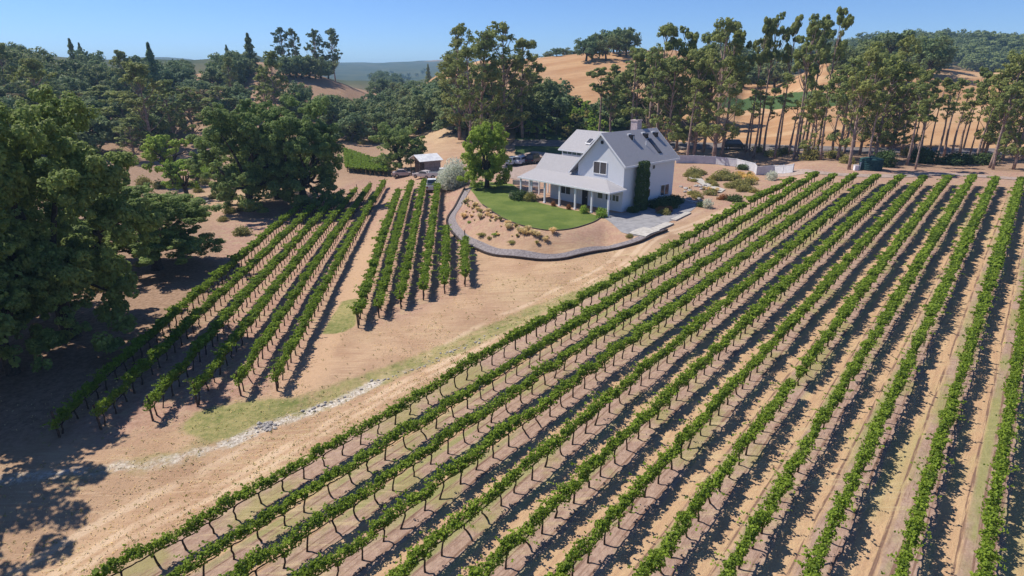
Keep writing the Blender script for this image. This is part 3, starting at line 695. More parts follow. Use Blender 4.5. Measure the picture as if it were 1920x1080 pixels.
# eucalyptus belt
EB = [  # foot px, foot y, top y, width px, prototype
 (862,262,48,84,2),(905,275,60,90,5),(880,300,90,70,0),(945,268,44,96,2),(980,258,75,70,0),(925,250,120,90,5),(988,240,130,60,5),
 (1122,262,130,60,3),(1145,262,150,56,0),(1180,268,95,66,3),(1232,285,48,80,0),(1268,280,50,58,1),(1215,276,90,76,5),(1250,290,110,80,2),(1300,296,95,76,5),
 (1338,300,36,96,2),(1352,298,38,70,4),(1318,285,60,70,0),(1372,272,130,30,3),
 (1422,285,24,54,1),(1404,290,40,40,3),(1460,282,36,48,3),(1488,300,24,62,4),(1508,285,28,56,1),(1530,298,22,50,3),(1520,300,170,52,5),
 (1570,300,110,70,5),(1592,318,95,74,0),(1612,290,100,64,2),(1640,300,105,80,5),(1668,300,120,76,2),(1690,288,130,52,0),(1655,276,70,80,2),(1600,276,80,76,5),
 (1708,300,135,40,3),(1742,290,150,42,3),(1716,318,180,44,1),(1806,280,130,40,3),(1818,292,150,36,3),(1846,296,120,70,5),(1868,300,105,76,2),(1862,318,150,56,4),(1893,290,60,80,0),(1915,300,70,74,5),(1900,318,150,66,2),(1935,300,60,80,0)]
for j, (px, yb, yt, wp, p) in enumerate(EB):
    grp = 'eucalypts left of the house' if px < 1010 else 'eucalypts behind the house' if px < 1390 else 'tall eucalypts right of the house' if px < 1560 else 'eucalypts around the water tank' if px < 1720 else 'eucalypts at the right edge'
    lab = {'eucalypts left of the house': 'eucalyptus with dense grey green crown left of the house roof', 'eucalypts behind the house': 'eucalyptus with bare trunk in the belt behind the house roof',
           'tall eucalypts right of the house': 'very tall thin eucalyptus reaching into the sky right of the house', 'eucalypts around the water tank': 'leafy eucalyptus in the stand around the dark water tank',
           'eucalypts at the right edge': 'eucalyptus with leaning stem in the loose stand at the far right'}[grp]
    tree_px('euc%d' % p, 'eucalyptus_tree', px, yb, yt, wp*.95, lab, 'tree', grp, 22, 8.0)
for px, yb, yt in ((1398,285,170),(1478,290,190),(1500,280,150),(1580,296,140),(1626,318,150),(1662,300,170),(1700,310,160),(1724,300,150),(1755,300,160),(1800,288,190),(1830,300,190),(1855,315,160),(1880,300,160),(1288,300,150),(1412,296,150),(1432,290,165),(1452,298,140),(1496,292,120),(1514,296,160),(1538,300,150),(1560,292,165),(1716,296,170),(1770,294,150),(1784,300,175),(1838,296,160)):
    tree_px('stem%d' % random.randrange(2), 'eucalyptus_tree', px, yb, yt, 26, 'slim nearly leafless eucalyptus stem between the bigger eucalypts', 'tree', 'slim stems in the eucalyptus belt', 20, 3.4)
for j in range(70):     # young orchard behind the house
    px = 962+rng_.random()*170; py = 206+rng_.random()*58
    if py < 206+(1-(px-962)/170)*22: continue
    x, y = at(px, py); s = rng_.uniform(.8, 1.5)
    place('young' + 'AB'[j % 3 == 0], 'young_tree', x, y, s*1.1, s, 'small pale green tree in the young orchard behind the house', 'tree', 'young orchard trees')

# ------------------------------------------------------------------ lawn, path, drive, road, patio (sheets over the ground)
M['lawn'] = mat('mown_grass', lambda k, b: (k.put(k.mix(k.ramp(k.math('ADD', k.math('MULTIPLY', k.noise(.35, 4, k.pos()), .6), k.math('MULTIPLY', k.noise(6, 5, k.pos(), .7), .4)), .35, .65), (.075,.12,.02), (.145,.185,.04)), b.inputs['Base Color']), k.bump(k.noise(16, 4, k.pos()), .7, .08, b)), rough=.9)
M['gravel'] = mat('grey_gravel', speck((.15,.13,.135), (.27,.24,.245), 5, .03))
M['drive'] = mat('gravel_drive', speck((.26,.20,.17), (.40,.31,.27), 2.5, .02))
M['asphalt'] = mat('old_asphalt', speck((.13,.115,.11), (.21,.185,.18), 1.2, .01))
M['concrete'] = mat('pale_concrete', speck((.36,.34,.31), (.50,.47,.43), 2, .004))
M['patio'] = mat('grey_pavers', speck((.22,.215,.225), (.30,.295,.305), 1.5, .004))
M['edge'] = mat('dark_timber', speck((.035,.028,.028), (.08,.06,.055), 6, .01))
def sheet(name, poly, m, off=.03, step=.6, kind='structure'):
    """a polygon draped over the ground"""
    poly = np.asarray(poly); bm = bmesh.new()
    b = [];
    for i in range(len(poly)):
        a, c = poly[i], poly[(i+1) % len(poly)]; n = max(1, int(np.hypot(*(c-a))/step))
        for t in range(n): b.append(a+(c-a)*t/n)
    lo, hi = poly.min(0), poly.max(0); gx, gy = np.meshgrid(np.arange(lo[0], hi[0], step), np.arange(lo[1], hi[1], step))
    sd = poly_sd(poly, gx.ravel(), gy.ravel()); ins = np.stack([gx.ravel(), gy.ravel()], 1)[sd < -step*.4]
    from mathutils.geometry import delaunay_2d_cdt
    pts = [Vector(p) for p in b]+[Vector(p) for p in ins]
    r = delaunay_2d_cdt(pts, [(i, (i+1) % len(b)) for i in range(len(b))], [], 1, 1e-4)
    xy = np.array([(p[0], p[1]) for p in r[0]]); z = height(xy[:, 0], xy[:, 1])+off
    me = bpy.data.meshes.new(name); me.from_pydata([(p[0], p[1], q) for p, q in zip(xy, z)], [], [tuple(f) for f in r[2]])
    me.materials.append(m); me.polygons.foreach_set('use_smooth', [True]*len(me.polygons)); me.update()
    o = link(name, me)
    if kind: tag(o, kind=kind)
    return o
def smooth_line(pts, n=6):
    pts = np.asarray(pts); P_ = np.concatenate([[2*pts[0]-pts[1]], pts, [2*pts[-1]-pts[-2]]]); o = []
    for i in range(1, len(P_)-2):
        for t in np.linspace(0, 1, n, endpoint=False):
            a, b, c, d = P_[i-1:i+3]; o.append(.5*((2*b)+(c-a)*t+(2*a-5*b+4*c-d)*t*t+(-a+3*b-3*c+d)*t**3))
    o.append(pts[-1]); return np.array(o)
def strip(name, pts, wl, wr, m, off=.05, kind='structure'):
    q = smooth_line(pts); t = np.gradient(q, axis=0); t /= np.linalg.norm(t, axis=1)[:, None]; nrm = np.stack([-t[:, 1], t[:, 0]], 1)
    k = 5; rows = [q+nrm*(wl+(-wr-wl)*j/(k-1)) for j in range(k)]; xy = np.stack(rows, 1).reshape(-1, 2); z = height(xy[:, 0], xy[:, 1])+off
    n = len(q); i = np.arange(n*k).reshape(n, k); f = np.stack([i[:-1, :-1], i[:-1, 1:], i[1:, 1:], i[1:, :-1]], -1).reshape(-1, 4)[:, ::-1]
    o = link(name, mesh_np(name, np.column_stack([xy, z]), f, m, smooth=True)); tag(o, kind=kind); return o
def kerb(name, pts, wd_, h, m, label, cat, below=.25, group=None):
    q = smooth_line(pts); t = np.gradient(q, axis=0); t /= np.linalg.norm(t, axis=1)[:, None]; nrm = np.stack([-t[:, 1], t[:, 0]], 1)*wd_/2
    z = height(q[:, 0], q[:, 1]); mb = MB(); n = len(q); V4 = []
    for i in range(n): V4 += [(*(q[i]-nrm[i]), z[i]-below), (*(q[i]+nrm[i]), z[i]-below), (*(q[i]+nrm[i]), z[i]+h), (*(q[i]-nrm[i]), z[i]+h)]
    F = [(i*4+j, i*4+(j+1) % 4, i*4+4+(j+1) % 4, i*4+4+j) for i in range(n-1) for j in range(4)]+[(0, 1, 2, 3), (n*4-1, n*4-2, n*4-3, n*4-4)]
    mb.add(V4, F); o = mb.build(name, m); return tag(o, label, cat, group)
fa = lambda *pts: np.array([flat_at(x, y, PAD_Z) for x, y in pts])
LAWN = smooth_line(fa((878,350),(888,362),(905,384),(948,412),(1008,430),(1062,431),(1108,419),(1128,408)), 5)
LAWN = np.concatenate([LAWN, fa((1100,398),(1060,392),(1010,380),(985,368),(970,352),(960,345),(900,340))])
sheet('lawn', LAWN, M['lawn'], .02)
kerb('lawn_edging', fa((905,384),(948,412),(1008,430),(1062,431),(1108,419),(1128,408)), .12, .10, M['edge'], 'dark low edging curving round the front of the lawn', 'edging')
PATHPX = [(880,352),(862,385),(848,413),(872,446),(905,462),(940,473),(1000,479),(1060,479),(1130,466),(1195,449),(1240,430)]
pw = P(*PATHPX)
strip('garden_path', pw, .42, .62, M['gravel'])
q_ = smooth_line(pw); t_ = np.gradient(q_, axis=0); t_ /= np.linalg.norm(t_, axis=1)[:, None]
kerb('path_edging', (q_+np.stack([t_[:, 1], -t_[:, 0]], 1)*.72)[::3], .2, .24, M['edge'], 'dark timber edging along the outer side of the curved grey path', 'edging')
sheet('patio', fa((1128,405),(1165,432),(1192,440),(1215,436),(1296,396),(1310,384),(1268,372),(1255,380),(1165,400),(1140,398)), M['patio'], .03)
for a, b, wd_, lab in (((1195,440),(1222,431),2.1,'wide pale concrete slab at the bottom of the patio'), ((1208,440),(1256,420),1.0,'long pale kerb along the downhill patio edge'),
                       ((1262,414),(1291,400),.7,'short pale kerb at the uphill patio corner'), ((1266,372),(1306,381),.6,'pale kerb across the back of the patio')):
    p0, p1 = fa(a, b)
    kerb('concrete_kerb', np.array([p0, (p0+p1)/2, p1]), wd_, .16, M['concrete'], lab, 'kerb')
sheet('parking_area', np.array([at(940,330), at(1000,345), at(1040,318), at(1062,290), at(1000,284), at(930,300)]), M['drive'], .06)
strip('driveway', P((1445,325),(1500,322),(1560,326),(1660,330),(1760,326),(1920,336)), 1.3, 1.6, M['drive'], .05)
RD = P((960,268),(1080,270),(1200,272),(1380,275),(1500,279),(1650,283),(1800,284),(1960,288),(2200,296))
strip('road', RD, 3.2, 3.2, M['asphalt'], .08)

# ------------------------------------------------------------------ the house
def siding(c):
    def f(k, b):
        o = k.obj(); n = k.noise(1.2, 4, o)
        k.put(k.mix(n, tuple(x*.93 for x in c), c), b.inputs['Base Color']); b.inputs['Roughness'].default_value = .6
        sp = k.n.new('ShaderNodeSeparateXYZ'); k.l.new(o, sp.inputs[0])
        pass
    return f
def shingle(k, b):
    o = k.obj(); sp = k.n.new('ShaderNodeSeparateXYZ'); k.l.new(o, sp.inputs[0])
    br = k.n.new('ShaderNodeTexBrick'); k.l.new(k.map(o, scale=(1, 1, 1)), br.inputs[0]); br.inputs['Scale'].default_value = 3
    n = k.noise(8, 4, o, .7); n2 = k.noise(.6, 3, o)
    c = k.mix(k.ramp(n, .3, .7), (.285,.28,.30), (.405,.395,.42)); c = k.mix(k.math('MULTIPLY', n2, .35), c, (.36,.345,.345))
    k.put(c, b.inputs['Base Color']); b.inputs['Roughness'].default_value = .85
    k.bump(n, .4, .02, b)
M['wall'] = mat('white_siding', siding((.72,.73,.76))); M['trim'] = mat('white_trim', color=(.78,.78,.8), rough=.5)
M['roof'] = mat('grey_shingle', shingle); M['glass'] = mat('window_glass', color=(.075,.075,.085), rough=.12, spec=.6)
M['teal'] = mat('teal_glass', color=(.03,.10,.10), rough=.1, spec=.6); M['brick'] = mat('pale_brick', speck((.42,.33,.33), (.58,.48,.47), 5, .02))
M['metalw'] = mat('white_metal', color=(.75,.75,.77), rough=.4); M['dark'] = mat('dark_metal', color=(.03,.03,.035), rough=.5)
M['deck'] = mat('porch_boards', speck((.24,.24,.26), (.34,.34,.36), 3))
HA = R_(42.5); FRC = (13.63, 71.77)
house = thing('house', 'two storey white house with steep grey shingle roof and wrapping front porch', 'house', (*FRC, PAD_Z), HA)
RZ = 9.35; RL = 3.6; SR = .90; SLf = 1.02
wz = lambda l: RZ-.2-(RL-l)*SR if l < RL else RZ-.2-(l-RL)*SLf
B = .5   # walls go this far into the ground
MB().prism([(0,0,-B), (0,7.4,-B), (0,7.4,wz(7.4)), (0,RL,wz(RL)), (0,0,wz(0))], (10.9,0,0)).build('main_wall', M['wall'], house)
MB().prism([(2.9,7.41,-B), (9.4,7.41,-B), (9.4,7.41,6.35), (6.15,7.41,8.55), (2.9,7.41,6.35)], (0,5.6,0)).build('wing_wall', M['wall'], house)
MB().prism([(.0,7.42,-B), (4.2,7.42,-B), (4.2,7.42,3.5), (2.0,7.42,5.45), (.0,7.42,3.5)], (0,4.9,0)).build('front_room_wall', M['wall'], house)
def slab(mb, a, b, x0, x1, th=.16, ax=0):
    """roof slab: cross-section edge a-b (2-D: across, z) swept along from x0 to x1; ax 0: across = l, swept along r; ax 1: the other way"""
    (p, zp), (q, zq) = a, b
    pr = [(p, zp), (q, zq), (q, zq-th), (p, zp-th)]
    mb.prism([(x0, c, z) if ax == 0 else (c, x0, z) for c, z in pr], (x1-x0, 0, 0) if ax == 0 else (0, x1-x0, 0)); return mb
rf = slab(MB(), (RL, RZ), (-.45, RZ-(RL+.45)*SR), -.38, 11.3)
slab(rf, (RL+.002, RZ), (8.75, RZ-(8.75-RL)*SLf), -.38, 11.3); mr = rf.build('main_roof', M['roof'], house)
rf = slab(MB(), (6.15, 8.8), (2.45, 6.4), 4.2, 13.3, ax=1); slab(rf, (6.152, 8.8), (9.85, 6.4), 4.2, 13.3, ax=1); wr_ = rf.build('wing_roof', M['roof'], house)
rf = slab(MB(), (2.0, 5.7), (0.02, 3.72), 8.0, 15.4, ax=1); slab(rf, (2.002, 5.7), (4.4, 3.55), 8.0, 15.4, ax=1); rf.build('front_room_roof', M['roof'], house)
pr = MB(); th = .16
ev = [(-3.2,-.5,2.95), (-3.2,15.4,2.95), (0,15.4,3.74), (0,2.7,3.74)]
pr.prism(ev, (0,0,-th)); pr.prism([(-3.2,-.5,2.948), (0.02,2.7,3.738), (0.02,-.5,2.948)], (0,0,-th)); pr.build('porch_roof', M['roof'], house)
g = MB().box((-3.3,-.55,2.74), (-3.203,15.45,2.93)); g.box((-3.2,-.6,2.74), (0,-.503,2.93)); g.build('porch_gutter', M['trim'], house)
g = MB()     # rake and eave boards of the main roof
for s, l1, z1 in ((SR, -.45, RZ-(RL+.45)*SR), (SLf, 8.75, RZ-(8.75-RL)*SLf)):
    for x0 in (-.42, 11.303): g.prism([(x0, RL, RZ+.01), (x0, l1, z1+.01), (x0, l1, z1-.26), (x0, RL, RZ-.26)], (.037, 0, 0))
g.box((-.36,-.52,RZ-(RL+.45)*SR-.26), (11.25,-.455,RZ-(RL+.45)*SR-.02)); g.build('rake_board', M['trim'], house)
g = MB().box((2.36,4.9,6.2), (2.447,13.3,6.38)); g.build('wing_fascia', M['trim'], house)
for l in (-.2, 2.4, 5.1, 7.8, 10.5, 13.0, 15.1):
    MB().box((-3.08,l-.1,-.3), (-2.88,l+.1,2.78)).box((-3.14,l-.16,-.3), (-2.82,l+.16,.15)).build('porch_post', M['trim'], house)
for r in (-1.3, .6, 2.4): MB().box((r-.09,15.02,-.3), (r+.09,15.2,2.95)).build('porch_post', M['trim'], house)
MB().box((-3.3,-.4,-.35), (-.003,15.3,-.06)).box((0.003,12.33,-.35), (3.2,15.3,-.062)).build('porch_floor', M['deck'], house)
def window(face, a0, a1, z0, z1, host=None, bars=1, gm_='glass', at_=0.):
    """face 'front': plane r = at_, a along l; 'right': plane l = at_, a along r"""
    w_ = MB(); t = .09
    def bx(mb, p0, p1, q0, q1, d0, d1):
        if face == 'front': mb.box((at_-d1, p0, q0), (at_-d0, p1, q1))
        else: mb.box((p0, at_-d1, q0), (p1, at_-d0, q1))
    bx(w_, a0-t, a1+t, z1, z1+t, .002, .07); bx(w_, a0-t, a1+t, z0-t, z0, .002, .09); bx(w_, a0-t, a0, z0, z1, .003, .07); bx(w_, a1, a1+t, z0, z1, .003, .07)
    for i in range(bars):
        c = a0+(a1-a0)*(i+1)/(bars+1); bx(w_, c-.04, c+.04, z0, z1, .004, .065)
    o = w_.build('window', M['trim'], host or house)
    gl = MB(); bx(gl, a0, a1, z0, z1, .005, .03); gl.build('pane', M[gm_], o); return o
window('front', 2.75, 4.75, 4.35, 5.75); window('front', .55, 1.5, 1.25, 1.95); window('front', 1.75, 2.6, 1.25, 1.95); window('front', 3.1, 3.9, 1.25, 2.1, bars=0)
window('front', 8.6, 10.3, 1.0, 2.2)
window('right', 8.1, 9.95, 1.0, 2.35); window('right', 5.85, 6.35, 4.75, 5.2, bars=0); window('right', 5.0, 5.7, 1.3, 2.2, bars=0)
window('front', 8.6, 12.8, 5.78, 6.15, bars=4, gm_='teal', at_=2.9)
d_ = MB().box((-.06,5.6,0), (-.004,6.5,2.1)).build('front_door', M['dark'], house); MB().box((-.12,5.7,1), (-.063,5.76,1.1)).build('handle', M['metalw'], d_)
MB().lathe([(.22,0), (.22,.05)], 14).build('gable_vent', M['dark'], house, loc=(-.03,3.6,8.2)).rotation_euler = (0, R_(-90), 0)
rs = lambda r, dl: (r, RL-dl, RZ-dl*SR)          # a point of the right roof slope, dl across from the ridge
for r in (4.6, 7.6, 9.8):
    x, y, z = rs(r, .75)
    v_ = MB().prism([(x-.35, y+.05, z-.02), (x+.35, y+.05, z-.02), (x+.35, y+.05, z+.32), (x-.35, y+.05, z+.32)], (0, .25, 0)).build('roof_vent', M['metalw'], mr)
    MB().box((x-.3, y-.45, z-.4), (x+.3, y+.045, z+.2)).build('vent_mouth', M['dark'], mr)
x, y, z = rs(8.0, 1.35); x2, y2, z2 = rs(8.0, 3.15)
sk = MB().prism([(x-.35, y, z+.1), (x+.35, y, z+.1), (x+.35, y2, z2+.1), (x-.35, y2, z2+.1)], (0, 0, -.2)).build('skylight', M['dark'], mr)
MB().prism([(x-.27, y-.1, z+.02), (x+.27, y-.1, z+.02), (x+.27, y2+.1, z2+.2), (x-.27, y2+.1, z2+.2)], (0, 0, -.05)).build('skylight_glass', M['glass'], mr)
for r, dl in ((4.7, 1.2), (6.4, 2.0)):
    x, y, z = rs(r, dl); MB().tube([(x, y, z-.1), (x, y, z+.5)], .07, 8).build('vent_pipe', M['metalw'], mr)
z = 8.8-(6.15-4.1)*.6486
MB().prism([(4.5,8.6,z+.36), (4.5,9.5,z+.36), (3.6,9.5,z-.22), (3.6,8.6,z-.22)], (0,0,.12)).build('skylight', M['metalw'], wr_)
MB().prism([(4.4,8.72,z+.43), (4.4,9.38,z+.43), (3.7,9.38,z-.02), (3.7,8.72,z-.02)], (0,0,.06)).build('skylight_glass', M['glass'], wr_)
ch = MB().box((7.9,4.3,7.5), (8.9,5.3,10.3)).box((7.83,4.23,10.3), (8.97,5.37,10.45)).build('chimney', M['brick'], house)
MB().lathe([(.16,0), (.16,.35), (.24,.36), (.24,.45)], 10, (8.4,4.8,10.45)).build('chimney_pot', M['dark'], ch)
hx = lambda r, l: (FRC[0]+r*math.cos(HA)-l*math.sin(HA), FRC[1]+r*math.sin(HA)+l*math.cos(HA))

# ------------------------------------------------------------------ shrubs and beds
LIB['bushD'] = bush(1, 2, 2.4, 1500, .22, 'dark_leaf'); LIB['bushO'] = bush(2, 1.4, 2, 1000, .2, 'olive_leaf'); LIB['bushG'] = bush(3, 1.5, 1.6, 900, .18, 'lime_leaf')
LIB['bushR'] = bush(4, 1, 1.8, 800, .16, 'red_leaf'); LIB['bushY'] = bush(5, 1, 1.6, 900, .14, 'gold_leaf'); LIB['bushS'] = bush(6, 1.4, 1.5, 900, .16, 'grey_leaf')
LIB['tuftG'] = (tuft(7, .8, 1.2, 260, 'straw_leaf'),); LIB['tuftO'] = (tuft(8, .8, 1.2, 260, 'olive_leaf'),)
LIB['willow'] = bush(9, 6.4, 6, 9000, .34, 'grey_leaf', 46, .2)
def shrub(p, px, py, sx, sz, label, group=None, cat='shrub', name='shrub', flat=None):
    x, y = at(px, py) if flat is None else flat
    return place(p, name, x, y, sx, sz, label, cat, group, None, ('foliage', 'stem'))
x, y = at(852, 352); place('willow', 'silver_bush', x, y, .78, 1.08, 'big pale grey green weeping bush above the path bend', 'bush', None, .5, ('foliage', 'stem'))
x, y = hx(2.9, -.75)                                     # clipped column against the side wall
rg = np.random.default_rng(5); n = 9000; z = 6.05*rg.random(n); a = rg.uniform(0, 6.283, n); rr = (.95-.25*(z/6.05)**4)*(.8+.25*rg.random(n))*(1+.08*np.sin(z*5+a*3))
pts = np.stack([np.cos(a)*rr*1.25, np.sin(a)*rr*.62, z], 1); lv, lf = leaves(pts, rg.uniform(.12, .24, n), rg, .3, .6, np.stack([np.cos(a), np.sin(a), np.zeros(n)], 1), .7)
cs = thing('columnar_shrub', 'tall dark clipped evergreen column against the shaded house wall', 'shrub', (x, y, PAD_Z), HA)
link('foliage', mesh_np('column_foliage', lv, lf, M['dark_leaf'], tint=rg.random(n)), cs); MB().tube([(0,0,-.2), (0,0,3), (0,0,5.6)], [.12,.09,.03], 7).build('stem', M['bark'], cs)
for r, l, sx, sz, p, lab in ((5.6,-1.4,1.0,.95,'bushD','dark shrub in the shade of the side wall next to the evergreen column'), (7.6,-1.5,1.1,1.05,'bushD','dark shrub in the shade under the ground floor side window'), (9.6,-1.4,1,1,'bushD','dark shrub in the shade at the rear corner of the house'),
      (6.6,-2.7,.85,.7,'bushD','lower dark shrub in front of the shaded wall bushes'), (1.0,-.9,.6,.65,'bushD','small dark shrub at the front corner of the side wall'),
      (3.3,-3.4,.95,.9,'bushR','reddish flowering shrub in the patio bed, nearer the house front'), (4.7,-3.6,.9,.8,'bushR','reddish flowering shrub in the patio bed, nearer the side window'), (3.0,-4.2,.8,.7,'bushO','olive shrub at the lower tip of the patio bed'),
      (-3.9,14.6,1.1,1.1,'bushD','dark rounded shrub at the lawn beside the far porch corner'), (-3.4,12.7,1.0,1.25,'bushO','tall olive shrub between porch posts at the far end'), (-4.2,15.6,.8,1.0,'bushS','pale flowering shrub beyond the dark one at the porch corner'),
      (-3.7,8.2,.5,.8,'bushR','small reddish rose bush by the fourth porch post'), (-3.7,5.5,.5,.85,'bushR','small reddish rose bush by the third porch post'), (-3.8,2.9,.75,1.0,'bushG','green rose bush by the second porch post'), (-3.8,.1,.95,1.15,'bushG','large green rose bush by the porch corner post')):
    shrub(p, 0, 0, sx, sz, lab, flat=hx(r, l))
GARDEN = [('bushO',1303,327,1.5,1.2),('bushO',1292,331,1,.9),('bushO',1355,332,1.6,1.3),('bushO',1340,338,1.1,1),('bushO',1372,338,1.4,1.2),('bushO',1388,352,1.5,1.2),('bushO',1405,345,1.2,1),('bushO',1372,352,1.2,.9),('bushD',1392,318,.9,.9),('bushO',1402,358,1.2,.9)]
GARDEN += [('bushO', 1285+random.random()*150, 326+random.random()*48, random.uniform(.5, 1.1), random.uniform(.4, .9)) for _ in range(22)]
for p, px, py, sx, sz in GARDEN: shrub(p, px, py, sx, sz, 'olive shrub in the dry garden below the white fence' if p == 'bushO' else 'single dark round shrub against the white fence', 'olive shrubs in the dry garden' if p == 'bushO' else None)
for px, py, sx, sz in ((1378,333,1.3,1.1),(1388,330,1.4,1.2),(1404,334,1.5,1.1),(1412,338,1.2,.9)): shrub('bushY', px, py, sx, sz, 'golden yellow shrub in the dry garden near the fence corner', 'golden shrubs in the dry garden')
shrub('bushS', 1448, 338, 1.3, 1.9, 'silvery shrub at the fence end by the first vine row')
shrub('bushS', 1326, 390, 1.0, 1.5, 'grey green shrub beyond the patio corner'); shrub('bushD', 1318, 388, .6, .6, 'dark little shrub at the foot of the grey green one')
shrub('bushD', 1378, 377, .9, .75, 'dark shrub at the garden edge above the vine rows'); shrub('bushR', 1355, 374, 1.1, .9, 'purplish low shrub left of the dark garden edge shrub')
for j in range(150):      # dry planting on the bank and in the garden
    if j < 120:
        t = random.random(); px = 870+t*150+random.gauss(0, 14); py = 380+t*62+random.gauss(0, 13)
    else: px = 1275+random.random()*70; py = 335+random.random()*40
    x, y = at(px, py)
    if poly_sd(LAWN, np.array([x]), np.array([y]))[0] < .5: continue
    s = random.choice((.25, .35, .45, .6, .9))*random.uniform(.8, 1.2); p = random.choice(['tuftG', 'tuftG', 'tuftO'])
    lab, grp = ('dry grass clump on the bank between lawn and path', 'grass clumps on the bank') if j < 120 else ('dry grass clump among the garden stones', 'grass clumps in the garden')
    place(p, 'grass_clump', x, y, s, s, lab, 'grass clump', grp, None, ('blades',))
for j, (px, py) in enumerate(((880,418),(905,440),(918,448),(930,440),(1180,445),(960,455))):
    shrub('bushO' if j % 3 else 'bushG', px, py, random.uniform(.3, .7), random.uniform(.2, .4), 'small green shrub planted on the dry bank above the path', 'small shrubs on the bank')
for j, (px, py, sx, sz, p) in enumerate(((1655,312,1.2,2.2,'bushD'),(1728,305,1.5,2.1,'bushD'),(1778,308,1.6,1.1,'bushD'),(1800,306,1.7,1.4,'bushD'),(1842,308,1.4,1.6,'bushD'),(1706,292,1.4,1.5,'bushO'),(1520,300,1.6,2.2,'bushO'),(1562,296,1.5,1.4,'bushO'),(1588,306,1.2,1.3,'bushO'),(1448,292,1.6,1.2,'bushO'),(1470,288,1.6,1.3,'bushO'),(1420,284,1.4,1.2,'bushO'))):
    shrub(p, px, py, sx*1.1, sz*1.1, 'dark green bush under the eucalypts by the tank and road' if p == 'bushD' else 'grey olive bush among the eucalyptus trunks by the road', 'dark bushes under the eucalypts' if p == 'bushD' else 'olive bushes among the eucalypts')
for px, py, s in ((430,400,1.),(456,440,1.2),(700,268,1.7),(680,270,1.4),(660,264,1.5),(735,300,1.2),(745,312,1.),(452,395,.8),(60,560,1.2),(180,545,1.),(385,345,1.2),(372,360,1.),(300,352,1.4),(285,372,1.1),(312,388,1.3),(270,345,1.5),(362,385,1.1),(340,398,1.2),(438,372,.9),(425,352,1.1),(400,372,.9),(418,415,.8)):
    shrub('bushO', px, py, s, s, 'scrubby bush on the bare ground near the oaks and shed', 'scrub near the oaks and shed')
# bits of weed on the bare foreground: nobody could count them
rg = np.random.default_rng(12); pts = []
while len(pts) < 1300:
    u_ = rg.uniform(-8, 80); v_ = 26.2+rg.exponential(5)
    if v_ < 44: pts.append(from_uv(u_, v_))
pts = np.array(pts); pz = height(pts[:, 0], pts[:, 1]); ok_ = poly_sd(PAD, pts[:, 0], pts[:, 1]) > 5; pts, pz = pts[ok_], pz[ok_]
c3 = np.repeat(np.column_stack([pts, pz+.05]), 5, 0)+rg.normal(0, .06, (len(pts)*5, 3))*np.array([1, 1, .5])
lv, lf = leaves(c3, rg.uniform(.05, .13, len(c3)), rg, .5, .6)
tag(link('weeds', mesh_np('weeds', lv, lf, M['olive_leaf'], tint=rg.random(len(c3)))), 'sparse low weeds scattered over the bare soil', 'weeds', kind='stuff')

rg = np.random.default_rng(21); u_ = rg.uniform(-10, 86, 30000); v_ = 26.0+rg.exponential(7, 30000); pts = np.stack(from_uv(u_, v_), 1)
ok_ = (poly_sd(PAD, pts[:, 0], pts[:, 1]) > 5.5) & (v_ < 60) & (vnoise(pts[:, 0], pts[:, 1], 4, 9) > .45); pts = pts[ok_]; pz = height(pts[:, 0], pts[:, 1])
lv, lf = leaves(np.column_stack([pts, pz+.03])+rg.normal(0, .02, (len(pts), 3)), rg.uniform(.06, .2, len(pts)), rg, .2, .3)
tag(link('dry_grass', mesh_np('dry_grass', lv, lf, M['straw_leaf'], tint=rg.random(len(pts)))), 'short dry grass stubble on the bare soil beside the big vineyard', 'grass', kind='stuff')

# ------------------------------------------------------------------ fence, shed, tank, vehicles, stones
M['vinyl'] = mat('white_vinyl', speck((.50,.50,.53), (.60,.60,.63), 1.5), rough=.5)
FENCE = [at(*q) for q in ((1266,303),(1300,304),(1340,306),(1378,311),(1412,320))]; FZ = [top_z(*q, y) for q, y in zip(FENCE, (293,293,294,299,304))]
def fence(name, pts, h, label, gap=2.4):
    f0 = thing(name, label, 'fence', (*pts[0], hz(*pts[0]))); z0 = hz(*pts[0]); o = Vector((*pts[0], z0)); done = []
    for a, b in zip(pts[:-1], pts[1:]):
        L_ = math.hypot(b[0]-a[0], b[1]-a[1]); n = max(1, round(L_/gap)); d = Vector((b[0]-a[0], b[1]-a[1], 0)).normalized(); nr = Vector((-d.y, d.x, 0))
        for i in range(n):
            p = Vector((a[0]+(b[0]-a[0])*i/n, a[1]+(b[1]-a[1])*i/n, 0)); q = Vector((a[0]+(b[0]-a[0])*(i+1)/n, a[1]+(b[1]-a[1])*(i+1)/n, 0)); p.z = hz(p.x, p.y); q.z = hz(q.x, q.y)
            mb = MB(); t = nr*.03
            mb.prism([p-o-t+d*.07+Vector((0,0,-.1)), q-o-t-d*.07+Vector((0,0,-.1)), q-o-t-d*.07+Vector((0,0,h-.1)), p-o-t+d*.07+Vector((0,0,h-.1))], t*2)
            t = nr*.055
            for zz_ in (.05, h-.16): mb.prism([p-o-t+d*.07+Vector((0,0,zz_)), q-o-t-d*.07+Vector((0,0,zz_)), q-o-t-d*.07+Vector((0,0,zz_+.14)), p-o-t+d*.07+Vector((0,0,zz_+.14))], t*2)
            mb.build('panel', M['vinyl'], f0)
            c = p-o; MB().box((c.x-.07, c.y-.07, c.z-.3), (c.x+.07, c.y+.07, c.z+h+.05)).build('post', M['vinyl'], f0)
    c = q-o; MB().box((c.x-.07, c.y-.07, c.z-.3), (c.x+.07, c.y+.07, c.z+h+.05)).build('post', M['vinyl'], f0)
    return f0
fence('panel_fence', [at(1268,306), at(1300,306), at(1340,308), at(1380,313), at(1414,322)], 1.5, 'long white panel fence behind the dry garden')
fence('panel_fence', [at(1414,323), at(1418,328), at(1450,326), at(1486,324)], 1.45, 'short white panel fence with lit corner at the drive end')
